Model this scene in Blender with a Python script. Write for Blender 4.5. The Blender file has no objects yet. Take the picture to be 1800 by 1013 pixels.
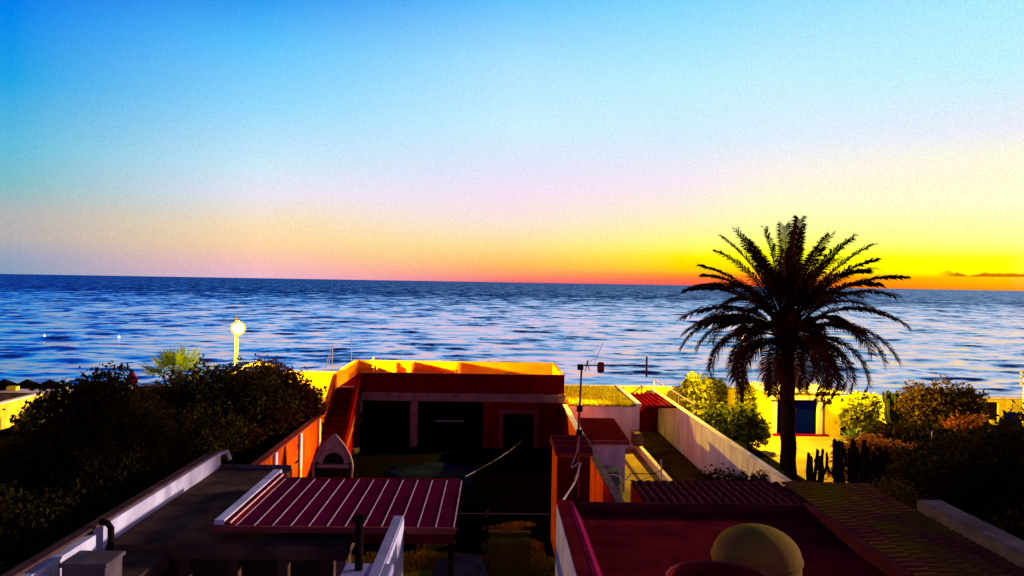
import bpy, bmesh, math, random
import numpy as np
from mathutils import Vector, Matrix, noise
PI = math.pi
R = math.radians
sc = bpy.context.scene
C = sc.collection
rng = random.Random(7)

# ------------------------------------------------------------------ camera
F = 1350.0                       # focal length in pixels of the 1800 px wide photograph
CAM = Vector((0.0, 0.0, 8.0))
ROT = Matrix.Rotation(R(-1.27), 4, 'Z') @ Matrix.Rotation(R(90 - 0.43), 4, 'X') @ Matrix.Rotation(R(0.955), 4, 'Z')
cam_d = bpy.data.cameras.new('camera')
cam = bpy.data.objects.new('camera', cam_d)
C.objects.link(cam)
cam.matrix_world = Matrix.Translation(CAM) @ ROT
cam_d.sensor_width = 36.0
cam_d.lens = 36.0 * F / 1800.0
cam_d.clip_start = 0.1
cam_d.clip_end = 200000.0
sc.camera = cam

def at(px, py, y=None, z=None):
    """world point on the sight line of a photo pixel, at depth y or height z"""
    d = ROT.to_3x3() @ Vector(((px - 900) / F, -(py - 506.5) / F, -1.0))
    t = (y / d.y) if y is not None else ((z - CAM.z) / d.z)
    return CAM + d * t

# ------------------------------------------------------------------ sky
def lin(c):
    out = []
    for v in c[:3]:
        v = v / 255.0
        out.append(v / 12.92 if v <= 0.04045 else ((v + 0.055) / 1.055) ** 2.4)
    return out

world = bpy.data.worlds.new('World')
sc.world = world
world.use_nodes = True
nt = world.node_tree
nt.nodes.clear()
N = nt.nodes.new
L = nt.links.new
out = N('ShaderNodeOutputWorld')
bg = N('ShaderNodeBackground')
L(bg.outputs[0], out.inputs[0])
bg.inputs[1].default_value = 1.0
tc = N('ShaderNodeTexCoord')
sep = N('ShaderNodeSeparateXYZ')
L(tc.outputs['Generated'], sep.inputs[0])
def M(op, a, b=None, clamp=False):
    n = N('ShaderNodeMath'); n.operation = op; n.use_clamp = clamp
    for i, v in enumerate((a, b)):
        if v is None: continue
        if isinstance(v, (int, float)): n.inputs[i].default_value = v
        else: L(v, n.inputs[i])
    return n.outputs[0]
elev = M('DIVIDE', M('ARCSINE', sep.outputs[2]), PI / 180)        # degrees
azim = M('DIVIDE', M('ARCTAN2', sep.outputs[0], sep.outputs[1]), PI / 180)
nz = N('ShaderNodeTexNoise'); nz.inputs['Scale'].default_value = 5.0; nz.inputs['Detail'].default_value = 4
L(tc.outputs['Generated'], nz.inputs['Vector'])
nz2 = N('ShaderNodeTexNoise'); nz2.inputs['Scale'].default_value = 520.0; nz2.inputs['Detail'].default_value = 1
L(tc.outputs['Generated'], nz2.inputs['Vector'])
el_w = M('ADD', elev, M('MULTIPLY', M('SUBTRACT', nz.outputs[0], 0.5), 1.2))
fac_el = M('DIVIDE', M('MAXIMUM', elev, 0.0), 90.0)
fac_w = M('DIVIDE', M('MAXIMUM', el_w, 0.0), 90.0)
def E(py, hor=496.0):
    return max(0.0, math.degrees(math.atan((hor - py) / F)))
ZEN = (24, 40, 110)
# azimuth in degrees, horizon row there, [(photo row, sRGB colour, gain)]
cols = [
    (-180, 496, [(496, (150, 120, 165), 1), (300, (165, 130, 190), 1), (0, (100, 85, 150), 1)]),
    (-75, 482, [(482, (150, 120, 160), 1), (300, (150, 135, 180), 1), (0, (60, 70, 150), 1)]),
    (-32, 483, [(483, (135, 160, 185), 1), (462, (148, 163, 190), 1), (425, (182, 176, 178), 1), (395, (180, 180, 182), 1), (350, (130, 190, 200), 1), (300, (100, 190, 220), 1),
                (200, (30, 165, 232), 1), (100, (2, 135, 238), 1), (0, (0, 92, 222), 1)]),
    (-17, 489, [(489, (235, 185, 205), 1), (470, (250, 190, 185), 1), (435, (255, 215, 165), 1), (400, (250, 225, 185), 1), (350, (234, 230, 243), 1), (300, (205, 234, 249), 1),
                (200, (148, 218, 254), 1), (100, (92, 196, 253), 1), (0, (10, 142, 242), 1)]),
    (1.3, 496, [(496, (248, 110, 120), 1), (480, (255, 160, 105), 1), (462, (255, 195, 100), 1), (430, (255, 225, 150), 1), (390, (253, 230, 215), 1), (340, (247, 225, 245), 1), (290, (225, 230, 252), 1),
                (220, (204, 240, 255), 1), (120, (176, 228, 255), 1), (0, (104, 198, 255), 1)]),
    (13.5, 500, [(500, (250, 95, 90), 1), (486, (255, 125, 50), 1), (474, (255, 205, 0), 1), (450, (255, 240, 10), 1.02), (425, (255, 250, 130), 1.0), (370, (254, 240, 215), 1.0), (325, (250, 232, 246), 1.0), (250, (215, 238, 252), 1.0),
                (150, (190, 240, 255), 1.0), (0, (126, 214, 255), 1)]),
    (20, 505, [(505, (255, 90, 30), 1), (488, (255, 130, 0), 1.1), (478, (255, 225, 0), 1.2), (448, (255, 255, 5), 1.2), (415, (255, 255, 150), 1.0), (360, (255, 252, 212), 1.0), (310, (252, 243, 238), 1.0), (260, (225, 240, 254), 1.0),
                (150, (195, 240, 254), 1.0), (0, (140, 218, 255), 1)]),
    (34, 511, [(511, (255, 150, 10), 1), (492, (255, 190, 0), 1.2), (486, (255, 235, 0), 1.3), (462, (255, 255, 10), 1.2), (440, (255, 255, 140), 1.0), (380, (254, 254, 208), 1.0), (310, (254, 250, 226), 1.0), (270, (236, 238, 250), 1.0),
                (180, (196, 243, 254), 1.0), (90, (178, 238, 254), 1.0), (0, (145, 222, 255), 1)]),
    (58, 511, [(511, (255, 190, 120), 1.5), (440, (255, 235, 190), 2.0), (330, (255, 215, 200), 1.6), (200, (220, 200, 235), 1.0), (0, (120, 150, 220), 1.0)]),
    (95, 505, [(505, (210, 140, 150), 1.2), (400, (235, 165, 180), 1.9), (200, (190, 140, 190), 1.1), (0, (90, 90, 160), .8)]),
    (180, 496, [(496, (150, 120, 165), 1), (300, (165, 130, 190), 1), (0, (100, 85, 150), 1)]),
]
prev = None; prev_a = None
for a, hor, stops in cols:
    rp = N('ShaderNodeValToRGB'); L(fac_w if a < -10 else fac_el, rp.inputs[0])
    cr = rp.color_ramp
    st = [(E(py, hor) / 90.0, [v * g for v in lin(c)]) for py, c, g in stops]
    st += [(34 / 90.0, [v * 0.9 for v in lin(ZEN)]), (1.0, lin((16, 28, 90)))]
    while len(cr.elements) < len(st): cr.elements.new(0.5)
    for e, (p, c) in zip(cr.elements, st):
        e.position = p
    for e, (p, c) in zip(cr.elements, st):
        e.position = p; e.color = (*c, 1)
    if prev is None:
        prev = rp.outputs[0]
    else:
        f = M('DIVIDE', M('SUBTRACT', azim, prev_a), a - prev_a, clamp=True)
        mx = N('ShaderNodeMix'); mx.data_type = 'RGBA'
        L(f, mx.inputs[0]); L(prev, mx.inputs[6]); L(rp.outputs[0], mx.inputs[7])
        prev = mx.outputs[2]
    prev_a = a
# the thin bank of cloud low over the horizon at the right
cmb = N('ShaderNodeCombineXYZ'); L(M('MULTIPLY', azim, 0.55), cmb.inputs[0]); cmb.inputs[1].default_value = 3.3
cn = N('ShaderNodeTexNoise'); cn.inputs['Scale'].default_value = 1.5; cn.inputs['Detail'].default_value = 5; L(cmb.outputs[0], cn.inputs['Vector'])
top = M('ADD', M('MULTIPLY', cn.outputs[0], 0.9), 0.66)
inside = M('MULTIPLY', M('MULTIPLY', M('SUBTRACT', top, elev), 9.0, clamp=True), M('MULTIPLY', M('SUBTRACT', elev, 0.78), 9.0, clamp=True))
band = M('MULTIPLY', M('MULTIPLY', M('SUBTRACT', azim, 30.2), 0.9, clamp=True), M('MULTIPLY', M('SUBTRACT', 44.0, azim), 0.5, clamp=True))
cf = M('MULTIPLY', M('MULTIPLY', inside, band), 0.9)
mx = N('ShaderNodeMix'); mx.data_type = 'RGBA'
L(cf, mx.inputs[0]); L(prev, mx.inputs[6]); mx.inputs[7].default_value = (*lin((200, 95, 5)), 1)
prev = mx.outputs[2]
# faint grain of the evening sky
gr = N('ShaderNodeVectorMath'); gr.operation = 'SCALE'
L(prev, gr.inputs[0]); L(M('ADD', M('MULTIPLY', nz2.outputs[0], 0.30), 0.85), gr.inputs['Scale'])
L(gr.outputs[0], bg.inputs[0])

sc.view_settings.view_transform = 'Standard'
sc.view_settings.look = 'None'
sc.view_settings.exposure = 0.0
sc.view_settings.gamma = 1.0
sc.cycles.max_bounces = 6
sc.cycles.diffuse_bounces = 1
sc.cycles.sample_clamp_indirect = 4.0

# low sun added right of the view, above the horizon, to brighten right-facing walls
sun_d = bpy.data.lights.new('sun', 'SUN'); sun_d.energy = 3.8; sun_d.angle = R(2.0); sun_d.color = (1.0, 0.84, 0.78)
sun = bpy.data.objects.new('sun', sun_d); C.objects.link(sun)
SAZ, SEL = R(66), R(7.0)
sun.rotation_euler = Vector((-math.sin(SAZ) * math.cos(SEL), -math.cos(SAZ) * math.cos(SEL), -math.sin(SEL))).to_track_quat('-Z', 'Y').to_euler()

# ------------------------------------------------------------------ materials
MATS = {}
def mat(name, c1, c2=None, scale=3.0, rough=0.85, bump=0.3, bscale=None, stretch=None, spec=0.0, detail=6, emit=None, metal=0.0, island=0.0, trans=0.0):
    if name in MATS: return MATS[name]
    m = bpy.data.materials.new(name); m.use_nodes = True
    t = m.node_tree; b = t.nodes['Principled BSDF']
    b.inputs['Roughness'].default_value = rough
    b.inputs['Specular IOR Level'].default_value = spec
    b.inputs['Metallic'].default_value = metal
    c2 = c2 or [v * 0.6 for v in c1]
    co = t.nodes.new('ShaderNodeTexCoord')
    mp = t.nodes.new('ShaderNodeMapping')
    t.links.new(co.outputs['Object'], mp.inputs[0])
    if stretch: mp.inputs['Scale'].default_value = stretch
    n = t.nodes.new('ShaderNodeTexNoise'); n.inputs['Scale'].default_value = scale; n.inputs['Detail'].default_value = detail
    t.links.new(mp.outputs[0], n.inputs['Vector'])
    mr = t.nodes.new('ShaderNodeMapRange'); mr.inputs[1].default_value = 0.32; mr.inputs[2].default_value = 0.68
    t.links.new(n.outputs[0], mr.inputs[0])
    mix = t.nodes.new('ShaderNodeMix'); mix.data_type = 'RGBA'
    mix.inputs[6].default_value = (*c1, 1); mix.inputs[7].default_value = (*c2, 1)
    if island > 0:
        ge = t.nodes.new('ShaderNodeNewGeometry')
        ad = t.nodes.new('ShaderNodeMath'); ad.operation = 'MULTIPLY_ADD'; ad.use_clamp = True
        t.links.new(ge.outputs['Random Per Island'], ad.inputs[0]); ad.inputs[1].default_value = island
        m2 = t.nodes.new('ShaderNodeMath'); m2.operation = 'MULTIPLY'; m2.inputs[1].default_value = 1 - island
        t.links.new(mr.outputs[0], m2.inputs[0]); t.links.new(m2.outputs[0], ad.inputs[2])
        t.links.new(ad.outputs[0], mix.inputs[0])
    else:
        t.links.new(mr.outputs[0], mix.inputs[0])
    t.links.new(mix.outputs[2], b.inputs['Base Color'])
    if bump > 0:
        n2 = t.nodes.new('ShaderNodeTexNoise'); n2.inputs['Scale'].default_value = bscale or scale * 9; n2.inputs['Detail'].default_value = 5
        t.links.new(mp.outputs[0], n2.inputs['Vector'])
        bp = t.nodes.new('ShaderNodeBump'); bp.inputs['Strength'].default_value = bump; bp.inputs['Distance'].default_value = 0.03
        t.links.new(n2.outputs[0], bp.inputs['Height']); t.links.new(bp.outputs[0], b.inputs['Normal'])
    if emit:
        b.inputs['Emission Color'].default_value = (*emit[0], 1); b.inputs['Emission Strength'].default_value = emit[1]
    if trans > 0:
        o = t.nodes['Material Output']
        tr = t.nodes.new('ShaderNodeBsdfTranslucent'); t.links.new(mix.outputs[2], tr.inputs[0])
        ms = t.nodes.new('ShaderNodeMixShader'); ms.inputs[0].default_value = trans
        t.links.new(b.outputs[0], ms.inputs[1]); t.links.new(tr.outputs[0], ms.inputs[2]); t.links.new(ms.outputs[0], o.inputs[0])
    MATS[name] = m
    return m

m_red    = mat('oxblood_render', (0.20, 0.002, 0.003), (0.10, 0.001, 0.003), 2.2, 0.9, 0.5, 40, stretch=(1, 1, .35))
m_redlit = mat('lamplit_render', (0.60, 0.085, 0.004), (0.38, 0.035, 0.004), 2.4, 0.9, 0.5, 40, stretch=(1, 1, .35))  # lamplit copy of the oxblood render, light put into the colour
m_pink   = mat('pink_concrete', (0.26, 0.045, 0.06), (0.19, 0.045, 0.03), 3.5, 0.9, 0.6, 60)
m_white  = mat('white_wall_paint', (0.76, 0.70, 0.84), (0.50, 0.43, 0.56), 2.0, 0.9, 0.4, 35, stretch=(1, 1, .35))
m_yel    = mat('lamplight_yellow', (0.80, 0.66, 0.05), (0.50, 0.36, 0.03), 1.8, 0.9, 0.4, 35, stretch=(1, 1, .35))  # pale walls with the lamps' yellow put into the colour
m_dark   = mat('interior_shade', (0.012, 0.006, 0.008), (0.006, 0.004, 0.004), 2.0)  # shade inside openings, put in as a near-black colour
m_roofg  = mat('dark_felt_roof', (0.15, 0.080, 0.050), (0.065, 0.032, 0.026), 1.6, 0.95, 0.6, 70)
m_roofm  = mat('maroon_felt_roof', (0.20, 0.010, 0.016), (0.09, 0.003, 0.008), 1.6, 0.95, 0.6, 70)
m_panel  = mat('maroon_metal_panel', (0.15, 0.003, 0.038), (0.10, 0.002, 0.022), 1.5, 0.7, 0.3, 60)
m_seam   = mat('pale_pink_metal', (0.85, 0.50, 0.52), (0.7, 0.38, 0.42), 6, 0.6, 0.1)
m_tile   = mat('olive_clay_tile', (0.27, 0.17, 0.004), (0.24, 0.035, 0.03), 1.0, 0.9, 0.7, 30)
m_tilem  = mat('maroon_clay_tile', (0.11, 0.016, 0.022), (0.06, 0.010, 0.012), 2.2, 0.9, 0.7, 30)
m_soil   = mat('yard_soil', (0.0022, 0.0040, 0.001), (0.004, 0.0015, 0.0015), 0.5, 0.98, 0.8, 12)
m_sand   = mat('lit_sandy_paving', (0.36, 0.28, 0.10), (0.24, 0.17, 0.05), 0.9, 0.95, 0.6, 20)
m_path   = mat('brown_path', (0.13, 0.085, 0.012), (0.07, 0.04, 0.008), 1.2, 0.95, 0.6, 20)
m_beach  = mat('beach_sand', (0.09, 0.05, 0.05), (0.05, 0.03, 0.04), 0.2, 0.95, 0.5, 4)
m_grey   = mat('grey_concrete', (0.15, 0.11, 0.12), (0.07, 0.05, 0.055), 2.0, 0.9, 0.6, 40)
m_black  = mat('black_metal', (0.010, 0.006, 0.006), (0.02, 0.01, 0.008), 8, 0.5, 0.2)
m_rust   = mat('rusty_metal', (0.16, 0.02, 0.015), (0.35, 0.06, 0.04), 14, 0.7, 0.4)
m_pale   = mat('pale_metal', (0.75, 0.68, 0.66), (0.6, 0.5, 0.5), 8, 0.5, 0.1)
m_boat   = mat('weathered_boat_paint', (0.50, 0.36, 0.28), (0.36, 0.22, 0.16), 4, 0.7, 0.3)
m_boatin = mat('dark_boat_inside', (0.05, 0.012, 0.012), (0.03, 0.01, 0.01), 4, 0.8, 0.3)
m_teal   = mat('teal_door_paint', (0.0006, 0.0016, 0.30), (0.0006, 0.004, 0.20), 1.0, 0.6, 0.2)
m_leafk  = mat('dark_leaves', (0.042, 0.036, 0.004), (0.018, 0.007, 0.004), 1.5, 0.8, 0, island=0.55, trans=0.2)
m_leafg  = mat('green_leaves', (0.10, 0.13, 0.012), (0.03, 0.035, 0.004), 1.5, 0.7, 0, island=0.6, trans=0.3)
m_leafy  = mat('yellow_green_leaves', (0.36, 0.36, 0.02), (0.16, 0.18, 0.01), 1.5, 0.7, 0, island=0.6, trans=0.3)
m_leafo  = mat('rusty_leaves', (0.30, 0.055, 0.02), (0.22, 0.12, 0.01), 1.5, 0.8, 0, island=0.7, trans=0.3)
m_leafb  = mat('olive_brown_leaves', (0.16, 0.10, 0.012), (0.07, 0.045, 0.006), 1.5, 0.8, 0, island=0.6, trans=0.3)
m_palm   = mat('palm_frond', (0.040, 0.007, 0.007), (0.016, 0.006, 0.002), 2.5, 0.65, 0, island=0.5, trans=0.5)
m_palmy  = mat('fan_palm_frond', (0.06, 0.09, 0.003), (0.02, 0.035, 0.001), 2.5, 0.6, 0, island=0.5, trans=0.35)
m_bark   = mat('palm_bark', (0.022, 0.008, 0.006), (0.010, 0.004, 0.003), 5, 0.95, 1.0, 18)
m_wood   = mat('dark_bark', (0.02, 0.012, 0.008), (0.01, 0.006, 0.004), 5, 0.95, 1.0, 18)
m_cact   = mat('cactus_skin', (0.014, 0.014, 0.004), (0.02, 0.008, 0.006), 5, 0.7, 0.3)
m_grass  = mat('roof_grass', (0.60, 0.55, 0.02), (0.25, 0.22, 0.01), 2.0, 0.9, 0, island=0.6, trans=0.2)
m_wire   = mat('pale_cable', (0.55, 0.35, 0.30), (0.4, 0.25, 0.25), 8, 0.6, 0)
m_dome   = mat('ochre_dome_plaster', (0.25, 0.17, 0.02), (0.19, 0.09, 0.04), 1.6, 0.9, 0.5, 50)
m_blue   = mat('blue_tarpaulin', (0.02, 0.08, 0.16), (0.01, 0.04, 0.10), 3, 0.35, 0.5, 12, spec=0.6)
m_lilac  = mat('lilac_coping', (0.42, 0.36, 0.52), (0.32, 0.28, 0.42), 2.5, 0.8, 0.4, 40)
m_stone  = mat('rough_beige_stone', (0.33, 0.17, 0.13), (0.22, 0.10, 0.09), 3.0, 0.9, 0.6, 50)
m_redlit2  = mat('bright_lamplit_render', (0.85, 0.26, 0.004), (0.75, 0.17, 0.003), 1.6, 0.9, 0.5, 40, stretch=(1, 1, .35))  # same render again, stronger lamplight put into the colour
m_maroon = mat('dark_maroon_sheet', (0.06, 0.003, 0.006), (0.035, 0.002, 0.004), 2.0, 0.9, 0.4, 40)
m_navy   = mat('navy_cover', (0.004, 0.008, 0.05), (0.003, 0.005, 0.03), 2, 0.7, 0.4)
m_globe  = mat('lamp_glow', (1, 0.9, 0.6), None, 3, 0.5, 0, emit=((1.0, 0.80, 0.22), 8))
m_lamp2  = mat('added_lamp_glow', (1, 0.9, 0.6), None, 3, 0.5, 0, emit=((1.0, 0.72, 0.15), 12))  # glow added to the dark-headed lamp
m_buoy   = mat('buoy_glow', (0.9, 1.0, 0.9), None, 3, 0.4, 0, emit=((0.7, 1.0, 0.9), 1.3))  # glint put in as a glow; the buoy has no lamp
m_pinkf  = mat('magenta_fabric', (0.35, 0.02, 0.16), (0.25, 0.01, 0.12), 4, 0.8, 0.2)

# ------------------------------------------------------------------ mesh helpers
class MB:
    def __init__(s): s.v = []; s.f = []; s.sm = False
    def add(s, vs, fs):
        o = len(s.v); s.v += [tuple(v) for v in vs]; s.f += [tuple(i + o for i in f) for f in fs]; return s
    def box(s, x0, x1, y0, y1, z0, z1):
        vs = [(x, y, z) for z in (z0, z1) for y in (y0, y1) for x in (x0, x1)]
        return s.add(vs, [(0, 2, 3, 1), (4, 5, 7, 6), (0, 1, 5, 4), (2, 6, 7, 3), (0, 4, 6, 2), (1, 3, 7, 5)])
    def prism(s, pts, axis, a, b):
        """polygon in the two other axes, extruded along axis from a to b"""
        n = len(pts); vs = []
        for t in (a, b):
            for p, q in pts:
                vs.append({'x': (t, p, q), 'y': (p, t, q), 'z': (p, q, t)}[axis])
        fs = [tuple(range(n)), tuple(range(2 * n - 1, n - 1, -1))]
        fs += [(i, i + n, (i + 1) % n + n, (i + 1) % n) for i in range(n)]
        return s.add(vs, fs)
    def tube(s, path, rad, n=8, cap=True):
        path = [Vector(p) for p in path]
        if isinstance(rad, (int, float)): rad = [rad] * len(path)
        vs = []; prevu = None
        for i, p in enumerate(path):
            d = (path[min(i + 1, len(path) - 1)] - path[max(i - 1, 0)]).normalized()
            u = d.cross(Vector((0, 0, 1))) if prevu is None else (prevu - d * prevu.dot(d))
            if u.length < 1e-4: u = d.cross(Vector((1, 0, 0)))
            u.normalize(); prevu = u; w = d.cross(u)
            for k in range(n):
                a = 2 * PI * k / n
                vs.append(p + (u * math.cos(a) + w * math.sin(a)) * rad[i])
        m = len(path)
        fs = [(i * n + k, i * n + (k + 1) % n, (i + 1) * n + (k + 1) % n, (i + 1) * n + k) for i in range(m - 1) for k in range(n)]
        if cap: fs += [tuple(range(n - 1, -1, -1)), tuple((m - 1) * n + k for k in range(n))]
        return s.add(vs, fs)
    def lathe(s, prof, c, n=32, cap=True):
        vs = []; m = len(prof)
        for r, z in prof:
            for k in range(n):
                a = 2 * PI * k / n; vs.append((c[0] + r * math.cos(a), c[1] + r * math.sin(a), c[2] + z))
        fs = [(i * n + k, i * n + (k + 1) % n, (i + 1) * n + (k + 1) % n, (i + 1) * n + k) for i in range(m - 1) for k in range(n)]
        if cap: fs += [tuple(range(n - 1, -1, -1)), tuple((m - 1) * n + k for k in range(n))]
        return s.add(vs, fs)

ORG = {}
def link(name, mb, m, org, parent=None, bevel=0.0, smooth=False):
    me = bpy.data.meshes.new(name)
    me.from_pydata([(v[0] - org.x, v[1] - org.y, v[2] - org.z) for v in mb.v], [], mb.f)
    me.materials.append(m)
    if not mb.f or len(mb.f) < 60000:
        bm = bmesh.new(); bm.from_mesh(me); bmesh.ops.recalc_face_normals(bm, faces=bm.faces); bm.to_mesh(me); bm.free()
    if smooth:
        for p in me.polygons: p.use_smooth = True
    o = bpy.data.objects.new(name, me); C.objects.link(o)
    if bevel:
        md = o.modifiers.new('bevel', 'BEVEL'); md.width = bevel; md.segments = 2; md.limit_method = 'ANGLE'
    if parent is not None: o.parent = parent
    else: o.location = org
    ORG[o.name] = org
    return o
def tag(o, label=None, cat=None, group=None, kind=None):
    if label: o['label'] = label
    if cat: o['category'] = cat
    if group: o['group'] = group
    if kind: o['kind'] = kind
    return o
def thing(name, label, cat, loc, group=None):
    o = bpy.data.objects.new(name, None); C.objects.link(o); o.location = loc
    o.empty_display_size = 0.3
    ORG[o.name] = Vector(loc)
    return tag(o, label, cat, group)
def part(name, mb, m, parent, bevel=0.0, smooth=False, label=None):
    o = link(name, mb, m, ORG[parent.name], parent, bevel, smooth)
    if label: o['label'] = label
    return o
def solo(name, label, cat, mb, m, loc, group=None, bevel=0.0, smooth=False):
    return tag(link(name, mb, m, Vector(loc), None, bevel, smooth), label, cat, group)
def struct(name, mb, m, smooth=False):
    o = link(name, mb, m, Vector((0, 0, 0)), None, 0, smooth); o['kind'] = 'structure'; return o

def lawn(mb, n, x0, x1, y0, y1, z, h, seed, w=0.03):
    rd = random.Random(seed)
    for _ in range(n):
        x = rd.uniform(x0, x1); y = rd.uniform(y0, y1); a = rd.uniform(0, PI)
        hh = h * rd.uniform(.5, 1.2); dx = math.cos(a) * w; dy = math.sin(a) * w
        lx, ly = rd.uniform(-.5, .5) * hh, rd.uniform(-.5, .5) * hh
        mb.add([(x - dx, y - dy, z), (x + dx, y + dy, z), (x + lx, y + ly, z + hh)], [(0, 1, 2)])

# ------------------------------------------------------------------ ground, beach, sea
def sheet(rows, x0, x1, nx=2):
    mb = MB()
    for y, z in rows:
        for i in range(nx + 1):
            mb.v.append((x0 + (x1 - x0) * i / nx, y, z))
    for j in range(len(rows) - 1):
        for i in range(nx):
            a = j * (nx + 1) + i; mb.f.append((a, a + 1, a + nx + 2, a + nx + 1))
    return mb
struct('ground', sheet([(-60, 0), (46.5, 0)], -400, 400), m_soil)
struct('beach', sheet([(46.5, 0), (48, -1.9), (70, -2.9), (100, -4.6), (300, -9), (60000, -12)], -60000, 60000), m_beach)
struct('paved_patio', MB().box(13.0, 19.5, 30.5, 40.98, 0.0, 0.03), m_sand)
struct('mossy_ground', MB().box(-4.5, 1.85, 17.0, 22.3, 0.0, 0.02), mat('mossy_soil', (0.34, 0.27, 0.006), (0.06, 0.02, 0.010), 0.8, .98, .9, 14, detail=8))
struct('path', MB().box(7.12, 8.98, 20, 41.4, 0.0, 0.03), m_path)
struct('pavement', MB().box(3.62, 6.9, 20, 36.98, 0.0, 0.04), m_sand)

# near tilt, far tilt, chop at four scales, index of refraction
SEA = (-0.03, 0.30, 0.30, 0.62, 0.74, 0.62, 1.45)
def sea():
    rr = np.random.RandomState(4)
    rows = 780; colsn = 620
    y = 62.0 * (9000.0 / 62.0) ** (np.linspace(0, 1, rows) ** 1.12)
    y = np.append(y, [20000.0, 60000.0]); rows += 2
    a = np.radians(np.linspace(-54, 54, colsn))
    Y = np.repeat(y[:, None], colsn, 1)
    X = Y * np.tan(a)[None, :]
    Z = np.zeros_like(X)
    dy = np.gradient(y)[:, None]
    for i in range(46):
        lam = 1.3 * (16.0 / 1.3) ** rr.rand()
        ang = rr.normal(0, 0.33)
        amp = 0.0072 * lam ** 0.85 * rr.uniform(.6, 1.3)
        kx, ky = math.sin(ang), math.cos(ang)
        ph = rr.rand() * 2 * PI
        fade = np.clip(lam / (3.0 * dy) - 0.5, 0, 1)
        warp = 0.8 * np.sin(X * 0.031 + i) + 0.8 * np.sin(Y * 0.023 - X * 0.013 + 2.0 * i)
        env = 0.6 + 0.4 * np.sin(X * (0.05 + 0.04 * rr.rand()) + Y * 0.04 * rr.rand() + rr.rand() * 6)
        Z += fade * env * amp * np.sin(2 * PI / lam * (kx * X + ky * Y) + ph + warp)
    # longer swells that run in to the shore as separate ridges
    for (xc, yc, hw, h, w) in [(46, 107, 26, .42, 2.0), (22, 93, 13, .22, 1.5), (-4, 96, 22, .2, 1.6), (14, 99, 8, .2, 1.4), (-40, 96, 18, .18, 1.6), (8, 124, 16, .22, 2.2),
                               (36, 130, 12, .2, 2.2), (-22, 128, 24, .2, 2.4), (16, 160, 14, .3, 2.5), (60, 165, 30, .3, 3.0), (-10, 180, 22, .3, 3.0), (24, 205, 8, .45, 3.0), (10, 250, 18, .35, 4.0), (62, 240, 30, .4, 4.0), (-60, 230, 40, .3, 4.0), (-62, 110, 20, .25, 2)]:
        yy = Y - yc - 1.6 * np.sin(X * 0.11 + yc) - 0.05 * (X - xc)
        Z += h * np.exp(-(yy / w) ** 2) * np.exp(-((X - xc) / hw) ** 4)
    Z -= 3.5
    co = np.stack([X, Y, Z], -1).reshape(-1, 3)
    me = bpy.data.meshes.new('sea')
    me.vertices.add(len(co)); me.vertices.foreach_set('co', co.ravel())
    i0 = (np.arange(rows - 1)[:, None] * colsn + np.arange(colsn - 1)[None, :]).ravel()
    q = np.stack([i0, i0 + 1, i0 + colsn + 1, i0 + colsn], -1)
    me.loops.add(q.size); me.loops.foreach_set('vertex_index', q.ravel())
    me.polygons.add(len(q)); me.polygons.foreach_set('loop_start', np.arange(len(q)) * 4); me.polygons.foreach_set('loop_total', np.full(len(q), 4))
    me.polygons.foreach_set('use_smooth', np.ones(len(q), bool))
    me.update(); me.validate()
    m = bpy.data.materials.new('sea_water'); m.use_nodes = True
    t = m.node_tree; b = t.nodes['Principled BSDF']
    b.inputs['Specular IOR Level'].default_value = 0.0
    co_ = t.nodes.new('ShaderNodeTexCoord')
    def nzn(scale, st, det):
        mp = t.nodes.new('ShaderNodeMapping'); mp.inputs['Scale'].default_value = st
        t.links.new(co_.outputs['Object'], mp.inputs[0])
        n = t.nodes.new('ShaderNodeTexNoise'); n.inputs['Scale'].default_value = scale; n.inputs['Detail'].default_value = det
        n.inputs['Roughness'].default_value = 0.6
        t.links.new(mp.outputs[0], n.inputs['Vector']); return n.outputs[0]
    a1 = nzn(1.0, (0.7, 1.4, 1), 5); a2 = nzn(0.36, (0.7, 1.1, 1), 4); a3 = nzn(0.13, (1.0, 1.1, 1), 4)
    def mm(op, p, q):
        n = t.nodes.new('ShaderNodeMath'); n.operation = op
        for i, v in enumerate((p, q)):
            if isinstance(v, (int, float)): n.inputs[i].default_value = v
            else: t.links.new(v, n.inputs[i])
        return n.outputs[0]
    sp = t.nodes.new('ShaderNodeSeparateXYZ'); t.links.new(co_.outputs['Object'], sp.inputs[0])
    a4 = nzn(0.040, (1.5, 0.8, 1), 4)
    b1 = nzn(0.8, (1.0, 1.0, 3), 3)
    # facet slopes: several scales of chop; far off one sees mostly the faces turned towards the shore
    def ctr(v, k): return mm('MULTIPLY', mm('SUBTRACT', v, 0.5), k)
    mapn = t.nodes.new('ShaderNodeMapRange'); mapn.inputs[1].default_value = 85; mapn.inputs[2].default_value = 650
    mapn.inputs[3].default_value = SEA[0]; mapn.inputs[4].default_value = SEA[1]
    t.links.new(sp.outputs[1], mapn.inputs[0])
    ty = mm('ADD', mm('ADD', ctr(a1, SEA[2]), ctr(a2, SEA[3])), mm('ADD', ctr(a3, SEA[4]), ctr(a4, SEA[5])))
    mapc = t.nodes.new('ShaderNodeMapRange'); mapc.inputs[1].default_value = 85; mapc.inputs[2].default_value = 400
    mapc.inputs[3].default_value = -0.012; mapc.inputs[4].default_value = 0.07
    t.links.new(sp.outputs[1], mapc.inputs[0])
    ty = mm('MAXIMUM', mm('ADD', ty, mapn.outputs[0]), mapc.outputs[0])
    cb = t.nodes.new('ShaderNodeCombineXYZ')
    t.links.new(ctr(b1, 0.22), cb.inputs[0]); t.links.new(mm('MULTIPLY', ty, -1.0), cb.inputs[1])
    ge = t.nodes.new('ShaderNodeNewGeometry')
    va = t.nodes.new('ShaderNodeVectorMath'); va.operation = 'ADD'
    t.links.new(ge.outputs['Normal'], va.inputs[0]); t.links.new(cb.outputs[0], va.inputs[1])
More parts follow.
